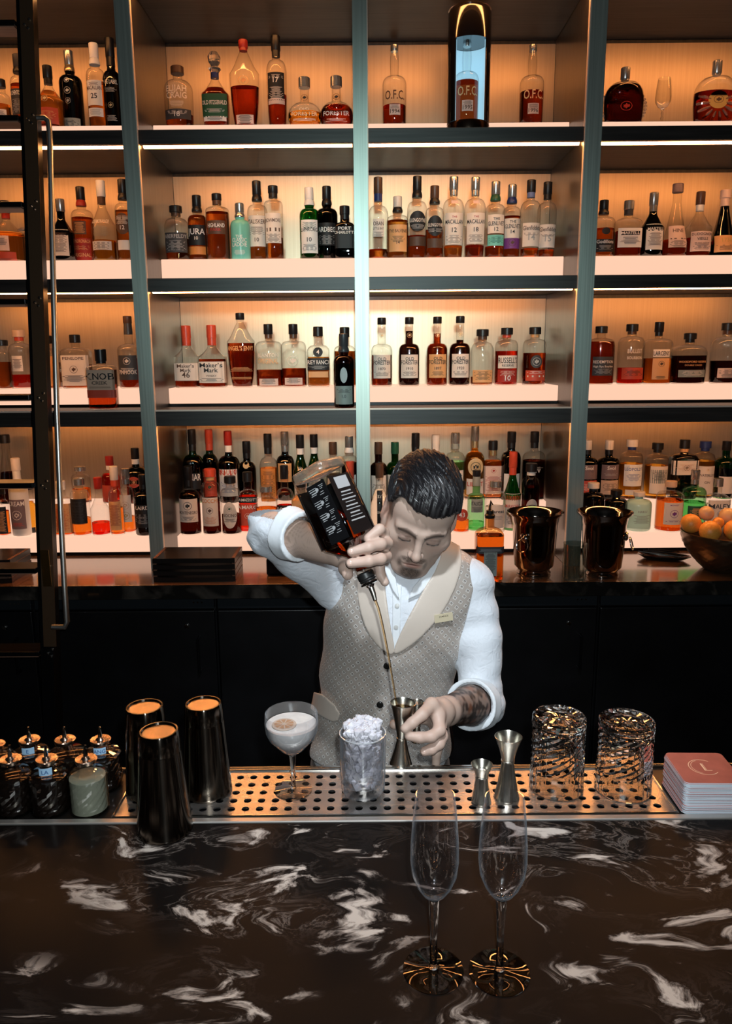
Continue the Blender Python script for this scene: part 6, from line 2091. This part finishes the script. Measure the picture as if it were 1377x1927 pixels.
def vest_mat():
    mt, n, l, b = nt('diamond_jacquard')
    uv = n.new('ShaderNodeUVMap')
    sp = n.new('ShaderNodeSeparateXYZ'); l.new(uv.outputs[0], sp.inputs[0])

    def mth(op, a, bb=None, c=None):
        m_ = n.new('ShaderNodeMath'); m_.operation = op
        for i, q in enumerate((a, bb, c)):
            if q is None:
                continue
            if isinstance(q, (int, float)):
                m_.inputs[i].default_value = q
            else:
                l.new(q, m_.inputs[i])
        return m_.outputs[0]
    u = mth('MULTIPLY', sp.outputs[0], 1/.0205); v = mth('MULTIPLY', sp.outputs[1], 1/.0205)
    a = mth('ADD', u, v); bq = mth('SUBTRACT', u, v)
    fa = mth('ABSOLUTE', mth('SUBTRACT', mth('FRACT', a), .5)); fb = mth('ABSOLUTE', mth('SUBTRACT', mth('FRACT', bq), .5))
    mx = mth('MAXIMUM', fa, fb)
    ring = mth('MULTIPLY', mth('GREATER_THAN', mx, .17), mth('LESS_THAN', mx, .245))
    core = mth('LESS_THAN', mx, .17)
    sh_ = mth('MULTIPLY', core, mth('GREATER_THAN', mth('ADD', mth('SUBTRACT', mth('FRACT', a), .5), .0), 0.02))
    mixc = n.new('ShaderNodeMix'); mixc.data_type = 'RGBA'
    mixc.inputs[6].default_value = (.52, .455, .405, 1); mixc.inputs[7].default_value = (.86, .84, .81, 1)
    l.new(ring, mixc.inputs[0])
    mix2 = n.new('ShaderNodeMix'); mix2.data_type = 'RGBA'
    l.new(mth('MULTIPLY', sh_, .75), mix2.inputs[0]); l.new(mixc.outputs[2], mix2.inputs[6]); mix2.inputs[7].default_value = (.13, .12, .12, 1)
    l.new(mix2.outputs[2], b.inputs['Base Color'])
    b.inputs['Roughness'].default_value = .30
    b.inputs['Metallic'].default_value = .2
    b.inputs['Sheen Weight'].default_value = .3
    bp = n.new('ShaderNodeBump'); bp.inputs['Strength'].default_value = .5; bp.inputs['Distance'].default_value = .001
    l.new(ring, bp.inputs['Height'])
    tc = n.new('ShaderNodeTexCoord'); nz = n.new('ShaderNodeTexNoise'); nz.inputs['Scale'].default_value = 9; nz.inputs['Detail'].default_value = 3
    l.new(tc.outputs['Object'], nz.inputs['Vector'])
    b2 = n.new('ShaderNodeBump'); b2.inputs['Strength'].default_value = .9; b2.inputs['Distance'].default_value = .014
    l.new(nz.outputs[0], b2.inputs['Height']); l.new(b2.outputs[0], bp.inputs['Normal']); l.new(bp.outputs[0], b.inputs['Normal'])
    return mt


vest = pch('vest', vv, vf, vest_mat(), uv=vuv)
wb, wf = mesh_sdf(lambda P: np.maximum(vest_sdf(P)-.0005, (1.6765+.15*np.clip(P[:, 2]-1.30, 0, 1))-P[:, 1]), (-.20, 1.60, .84), (.34, 1.88, 1.46), .005)
vb = np_obj('vest_back', wb, wf, mat('black_satin', (.010, .007, .008), .35), vest)
vb.matrix_parent_inverse = Matrix.Identity(4)
vest['label'] = 'silvery beige vest with small woven diamonds'


def patch(name, poly, t0, t1, mt, parent=vest, extra=None, h=.0028, sm=1, base=torso_core, ymax=1.70):
    pl = smooth_poly(poly, sm)

    def f(P):
        b = base(P)
        d = smax(b-t1, -(b-t0), .001)
        d = smax(d, poly_sd(P, pl), .0015)
        d = np.maximum(d, P[:, 1]-ymax)
        if extra is not None:
            d = np.maximum(d, extra(P))
        return d
    xs_ = [p[0] for p in pl]; ys_ = [p[1] for p in pl]
    c = [nP(x, y, Y) for x in (min(xs_), max(xs_)) for y in (min(ys_), max(ys_)) for Y in (1.48, 1.72)]
    lo = np.min(c, 0)-.02; hi = np.max(c, 0)+.02
    v, f_ = mesh_sdf(f, lo, hi, h)
    o = np_obj(name, v, f_, mt, person)
    if parent is not person:
        o.parent = parent; o.matrix_parent_inverse = Matrix.Identity(4)
    return o


M_lapel = cloth('cream_satin', (.66, .57, .49), .42, .10, sheen=.2)
nkcut = lambda P: -cap_(P, NK+V3(0, .03, -.07), hw_((0, .02, -.06)), .052, .066)
for (nm, poly) in (('lapel', [(690, 975), (678, 1030), (670, 1085), (674, 1140), (690, 1190), (712, 1218), (734, 1234), (744, 1226), (733, 1170), (724, 1100), (718, 1040), (714, 985)]),
                   ('lapel', [(852, 985), (868, 1035), (869, 1068), (852, 1120), (822, 1168), (784, 1208), (748, 1232), (738, 1228), (758, 1180), (795, 1112), (824, 1066), (838, 1010)])):
    patch(nm, poly, .008, .0185, M_lapel, extra=nkcut)
patch('pocket_flap', [(567, 1319), (595, 1296), (642, 1337), (634, 1362), (606, 1350), (582, 1332)], .012, .022, M_lapel, sm=1, ymax=1.78)

# shirt front: collar leaves, placket
M_collar = cloth('white_collar', (.80, .84, .88), bump=.15)
patch('collar', [(716, 1022), (730, 1040), (744, 1085), (752, 1130), (739, 1112), (724, 1075)], .002, .016, M_collar, parent=shirt, sm=0, h=.0024, ymax=1.72)
patch('collar', [(768, 1128), (776, 1106), (800, 1078), (818, 1060), (826, 1040), (834, 1052), (815, 1090), (790, 1118)], .002, .016, M_collar, parent=shirt, sm=0, h=.0024, ymax=1.72)
patch('placket', [(738, 1100), (756, 1100), (752, 1222), (738, 1222)], .002, .0072, M_collar, parent=shirt, sm=0, h=.0024)


def surf(px, py, base, off):
    """first point of a surface along the line of sight"""
    d = np.array(PY(px, py, 1.))-np.array([0, 0, CZ])
    lo, hi = 1.30, 1.9
    t = lo
    while t < hi:
        p = np.array([0, 0, CZ])+d*t
        v_ = float(base(p[None].astype(np.float32))[0])-off
        if v_ < .0004:
            break
        t += max(v_*.5, .0004)
    return Vector(p), t


def normal_at(p, base):
    p = np.array(p, np.float32); e = .002
    g = np.array([float(base((p+v_)[None])[0]-base((p-v_)[None])[0]) for v_ in (V3(e, 0, 0), V3(0, e, 0), V3(0, 0, e))])
    return Vector(g).normalized()


M_btn = mat('black_button', (.012, .011, .010), .2)
for (bx, by) in ((728, 1252), (715, 1325), (701, 1398)):
    p, _ = surf(bx, by, torso_core, .0135)
    Mx = Matrix.Translation(p) @ normal_at(p, torso_core).to_track_quat('Z', 'Y').to_matrix().to_4x4()
    o = MB().lathe([(0, .0055), (.0015, .0075), (.004, .0078), (.0055, .006), (.0058, .003), (.0052, .0)], 24, M=Mx, cap=False).build('button', M_btn, person, smooth=True)
    o.parent = vest; o.matrix_parent_inverse = Matrix.Identity(4)
for (bx, by) in ((747, 1140), (745, 1180)):
    p, _ = surf(bx, by, torso_core, .0075)
    Mx = Matrix.Translation(p) @ normal_at(p, torso_core).to_track_quat('Z', 'Y').to_matrix().to_4x4()
    o = MB().lathe([(0, .0045), (.0015, .005), (.002, .003), (.0018, 0)], 16, M=Mx, cap=False).build('button', mat('shirt_button', (.6, .6, .58), .3), person, smooth=True)
    o.parent = shirt; o.matrix_parent_inverse = Matrix.Identity(4)
# name badge
p, _ = surf(834, 1162, torso_core, .017)
nn = normal_at(p, torso_core)
Mx = Matrix.Translation(p+nn*.002) @ Matrix.Rotation(R(-2), 4, 'Y') @ nn.to_track_quat('Z', 'Y').to_matrix().to_4x4()
bg = MB().box(-.0215, .0215, -.0092, .0092, -.001, .001, bev=.0006, M=Mx).build('name_badge', mat('gold_badge', (.85, .74, .52), .35, .3), person)
bg.parent = vest; bg.matrix_parent_inverse = Matrix.Identity(4)
u, f_, wd = text_geo('DOMINICK')
lt = link_mesh('lettering', [Mx @ Vector((a*.0032, b*.0036+.0015, .0012)) for a, b in u], f_, mat('badge_ink', (.12, .09, .05), .5))
lt.parent = bg
lt.parent = vest; lt.matrix_parent_inverse = Matrix.Identity(4)

# rolled cuffs
M_cuff = M_collar
for (c_, e, w_, r_) in ((CUFF_R, ER, WR, .0455), (cuffL, EL, WL, .0500)):
    n_ = (w_-e)/np.linalg.norm(w_-e)

    def cf_(P, c_=c_, n_=n_, r_=r_):
        q = P-c_
        t = q@n_
        rad = np.sqrt(np.maximum(0, (q*q).sum(1)-t*t))
        an = wr(P, .0016, 70, .3)
        d = np.maximum(np.abs(rad-r_-.001+.15*np.minimum(t, 0))-.0030, np.abs(t+.008+.25*an)-.017)
        return d-.0020+an*.5
    v, f__ = mesh_sdf(cf_, c_-.085, c_+.085, .0028)
    o = np_obj('rolled_cuff', v, f__, M_cuff, person)
    o.parent = shirt; o.matrix_parent_inverse = Matrix.Identity(4)
# a turned-down tab at the lower cuff
# fingernails
M_nail = mat('fingernail', (.64, .44, .36), .3)


def add_nail(tip, prev, fr=1.):
    tip, prev = Vector(tip), Vector(prev)
    dr = (tip-prev).normalized()
    cam_d = (Vector((0, 0, CZ))-tip).normalized()
    up = (cam_d-dr*cam_d.dot(dr)).normalized()
    sd = dr.cross(up)
    vs = []
    for i in range(5):
        for j in range(5):
            u_, w_ = (i/4-.5)*.0105*fr*(1-.5*abs(j/4-.5)), (j/4-.5)*.86
            vs.append(tip+dr*(u_+.001)+sd*(w_*.0105*fr)+up*(.0088*fr*math.cos(w_*1.3)+.0009-.0010*(abs(i/4-.5)*2)**3))
    return vs, [(i*5+j, (i+1)*5+j, (i+1)*5+j+1, i*5+j+1) for i in range(4) for j in range(4)]


for (t_, q_, fr) in ((nP(662, 1038, 1.316), nP(694, 1030, 1.318), 1.0), (nP(660, 1060, 1.314), nP(694, 1056, 1.314), 1.0), (nP(799, 1414, 1.280), nP(812, 1410, 1.28), .95)):
    v, f__ = add_nail(t_, q_, fr)
    o = link_mesh('fingernail', v, f__, M_nail, smooth=True); o.parent = person
# ring on the lower hand
rp = nP(824, 1374, 1.312)
rq = nP(826, 1366, 1.318)
dr = (Vector(nP(832, 1386, 1.300))-Vector(nP(826, 1364, 1.318))).normalized()
up = dr.orthogonal().normalized(); sd = dr.cross(up)
cc = Vector(nP(829, 1376, 1.309))
mb = MB(); mb.tube([cc+(up*math.cos(a)+sd*math.sin(a))*.0118 for a in [2*PI*i/24 for i in range(24)]], .0014, 8, closed=True)
o = mb.build('finger_ring', mat('dark_ring', (.03, .03, .03), .2, .9), smooth=True); o.parent = person

# trousers and shoes (behind the bar)
M_tr = cloth('black_trousers', (.010, .010, .012), .8, .2)
def trou(P):
    hipc = V3(.030, 1.72, .86)
    d = smin(ell(P, hipc, (.150, .112, .11)), cap_(P, V3(-.055, 1.73, .80), V3(-.075, 1.74, .10), .088, .055), .05)
    d = smin(d, cap_(P, V3(.115, 1.73, .80), V3(.140, 1.76, .10), .088, .055), .05)
    return np.maximum(d, P[:, 2]-.90)
v, f__ = mesh_sdf(trou, (-.24, 1.56, .02), (.30, 1.90, .95), .010)
np_obj('trousers', v, f__, M_tr, person)
for sx_ in (-.078, .142):
    def sho(P, sx_=sx_):
        d = smin(ell(P, V3(sx_, 1.66, .045), (.048, .125, .043)), ell(P, V3(sx_, 1.74, .06), (.042, .06, .06)), .03)
        return np.maximum(d, .002-P[:, 2])
    v, f__ = mesh_sdf(sho, (sx_-.08, 1.48, -.01), (sx_+.08, 1.86, .16), .008)
    np_obj('shoe', v, f__, mat('black_shoe_leather', (.008, .008, .008), .2), person)

# ------------------------------------------------------------------ held whiskey bottle, upside down
bA, bB = nP(595, 877, 1.385), nP(672, 1046, 1.345)       # middle of the base, root of the neck
ax = Vector(bB-bA).normalized()
neck_end = Vector(nP(686, 1078, 1.330)); 
zdir = (neck_end-Vector(bA)).normalized()
Ltot = (neck_end-Vector(bA)).length
cam_v = (Vector((0, 0, CZ))-Vector(bA)).normalized()
xr = zdir.cross(cam_v).normalized()
# rotate so that a broad face looks left of the lens
yb_ = zdir.cross(xr).normalized()
Mb = Matrix.Identity(4)
for j in range(3):
    Mb[j][0], Mb[j][1], Mb[j][2] = xr[j], yb_[j], zdir[j]
Mb = Matrix.Translation(Vector(bA)) @ Mb @ Matrix.Rotation(R(38), 4, 'Z')
hb_ = empty('whiskey_bottle', label='square bottle of amber whiskey held upside down, black labels, pouring through a metal spout', cat='bottle')
hb_.matrix_world = Mb
HWb = .0400
body_len = Ltot*.70
nfb = lambda z: 9. if z < body_len else (2. if z > body_len+.030 else 9-7*((z-body_len)/.030))
Pb = [(0, HWb*.90), (.002, HWb*.97), (.006, HWb), (body_len-.006, HWb), (body_len, HWb*.97), (body_len+.012, HWb*.72), (body_len+.024, HWb*.45), (body_len+.032, .0150), (Ltot-.012, .0140), (Ltot-.010, .0150), (Ltot, .0150)]
Pb2 = []
for k in range(len(Pb)-1):
    for q in range(3 if Pb[k+1][0]-Pb[k][0] > .008 else 1):
        t = q/(3 if Pb[k+1][0]-Pb[k][0] > .008 else 1)
        Pb2.append((Pb[k][0]+(Pb[k+1][0]-Pb[k][0])*t, Pb[k][1]+(Pb[k+1][1]-Pb[k][1])*t))
Pb2.append(Pb[-1])
MB().lathe(Pb2, 48, nfun=nfb).build('glass_body', thin_glass('flask_glass', (.93, .92, .90), (.45, .38, .32), .25), hb_, smooth=True, sharp=40)
# thick rippled base
MB().lathe([(.0005, HWb*.86), (.003, HWb*.93), (.016, HWb*.95), (.019, HWb*.90), (.017, HWb*.4), (.016, .0)], 48, n=9, cap=False).build('thick_base', noise_mat('rippled_base_glass', (.8, .62, .5), (.9, .75, .6), nscale=90, rough=.08, bump=1.), hb_, smooth=True)
MATS['rippled_base_glass'].node_tree.nodes['Principled BSDF'].inputs['Transmission Weight'].default_value = .85
# liquid fills the neck end, its surface level
ql = [(z, max(.004, r-.0030)) for z, r in Pb2 if z > body_len*.40 and z < Ltot-.004]
z_lo = ql[0][0]
lq = MB().lathe(ql, 48, nfun=nfb)
Mi = Mb.inverted().to_3x3()
up_l = (Mi @ Vector((0, 0, 1)))
lv = []
for (a, b, c_) in lq.v:
    if abs(c_-z_lo) < 1e-6:
        c_ = z_lo+(-(up_l.x*a+up_l.y*b))/(up_l.z if abs(up_l.z) > .2 else -.2)
    lv.append((a, b, c_))
lq.v = lv
lq.build('whiskey', liquid('whiskey_in_bottle', (.78, .24, .05)), hb_, smooth=True, sharp=40)


def face_frame(k):
    """k: 0..3, the four flat sides; returns matrix with x across, y towards the neck, z outward"""
    a = k*PI/2
    return Matrix.Rotation(a, 4, 'Z') @ Matrix.Translation((0, -HWb-.0006, 0)) @ Matrix.Rotation(PI/2, 4, 'X')


M_lab = mat('label_black', (.006, .006, .007), .35)
M_sil = mat('label_silver', (.55, .56, .58), .4, .3)
ff = []
for k in range(4):
    nrm = (Mb.to_3x3() @ (Matrix.Rotation(k*PI/2, 3, 'Z') @ Vector((0, -1, 0))))
    ff.append((nrm.dot(cam_v), nrm.x, k))
vis = sorted(ff, reverse=True)[:2]
left = min(vis, key=lambda q: q[1])[2]; right = max(vis, key=lambda q: q[1])[2]
for k in range(4):
    Fm = face_frame(k)
    lb = MB().box(-HWb*.86+(.010 if k == right else 0), HWb*.86-(.024 if k == left else 0), .034, body_len-.004, 0, .0005, M=Fm).build('label', M_lab, hb_)
    mb = MB()
    if k == left:
        rnd_ = random.Random(9)
        for g in range(4):
            y0_ = .040+g*(body_len-.052)/4
            for (dx, dy, w_, h_) in [(q_[0]*.72-.010, q_[1], q_[2]*.72, q_[3]) for q_ in ((-.018, .0, .016, .0009), (-.018, .003, .012, .0009), (-.016, .006, .009, .0009), (.012, .001, .022, .0011), (.012, .0045, .026, .0016), (.010, .0085, .020, .0022), (.014, .0125, .016, .0012), (-.014, .012, .012, .0010), (-.012, .016, .014, .0010))]:
                w2 = w_*(.85+.3*rnd_.random())
                mb.box(dx-w2/2, dx+w2/2, y0_+dy, y0_+dy+h_, .0006, .0009, M=Fm)
            mb.lathe([(.0006, .0036), (.0010, .0036)], 16, M=Fm @ Matrix.Translation((-.011, y0_+.006, 0)))
        u, f_, wd = text_geo('Single Barrel')
    else:
        mb.box(-.015, .022, .038, .060, .0006, .0009, M=Fm)
        for r_ in range(9):
            w2 = .018+.008*((r_*7) % 3)/2
            mb.box(.004-w2*.8, .004+w2*.8, .066+r_*.0068, .0685+r_*.0068-(.001 if r_ % 2 else 0), .0006, .0009, M=Fm)
    o = mb.build('label_print', M_sil, lb)
    o['kind'] = 'stuff'
# spout
MB().lathe([(Ltot-.002, .0135), (Ltot+.001, .0165), (Ltot+.010, .0165), (Ltot+.012, .0150), (Ltot+.014, .0160), (Ltot+.017, .0140)], 28).build('pourer_collar', mat('black_rubber', (.01, .01, .01), .35), hb_, smooth=True)
MB().lathe([(Ltot+.0172, .0150), (Ltot+.019, .0165), (Ltot+.022, .0160), (Ltot+.024, .009), (Ltot+.028, .0065)], 28).build('pourer_base', M_chrome, hb_, smooth=True)
tip_w = Vector(nP(706, 1130, 1.310))
tip_l = Mb.inverted() @ tip_w
MB().tube([(0, 0, Ltot+.022), Vector((0, 0, Ltot+.040)).lerp(Vector((tip_l.x, tip_l.y, Ltot+.040)), .3), tip_l], [.0058, .0048, .0036], 12).build('pourer_spout', mat('spout_steel', (.72, .68, .60), .28, 1.), hb_, smooth=True)
# stream
jt = Vector(nP(757, 1383, 1.300))
e0 = tip_w; e1 = Vector(nP(753, 1372, 1.300))
pts = []
for k in range(17):
    t = k/16
    pts.append(Vector((e0.x+(e1.x-e0.x)*t**.80, e0.y+(e1.y-e0.y)*t, e0.z+(e1.z-e0.z)*(t**1.05))))
so = MB().tube(pts, [.0026-.0012*k/16 for k in range(17)], 10).build('whiskey_stream', liquid('poured_whiskey', (.95, .80, .60)), smooth=True)
tag(so, 'thin pale stream of whiskey falling from the spout into the held jigger', 'liquid')

# held jiggers
p0, p1 = Vector(nP(754, 1437, 1.300)), Vector(nP(758, 1322, 1.302))
Hj = (p1-p0).length
kk = pxm(1.30, 1.1)
jg = jigger('jigger', p0, Hj, 23.0*kk, 20.5*kk, Hj*.42, .0085, 'tall steel jigger in the barman\'s lower hand, catching the poured stream')
jg.rotation_euler = (p1-p0).to_track_quat('Z', 'Y').to_euler()
MB().lathe([(Hj*.55, .003), (Hj*.90, 20.3*kk)], 32).build('poured_whiskey', liquid('whiskey_in_jigger', (.85, .62, .35)), jg, smooth=True)
p0, p1 = Vector(nP(784, 1395, 1.342)), Vector(nP(786, 1321, 1.342))
jg2 = jigger('jigger', p0, (p1-p0).length, 12.5*kk*1.03, 11*kk, (p1-p0).length*.4, .006, 'small second jigger tucked behind the one that catches the pour')
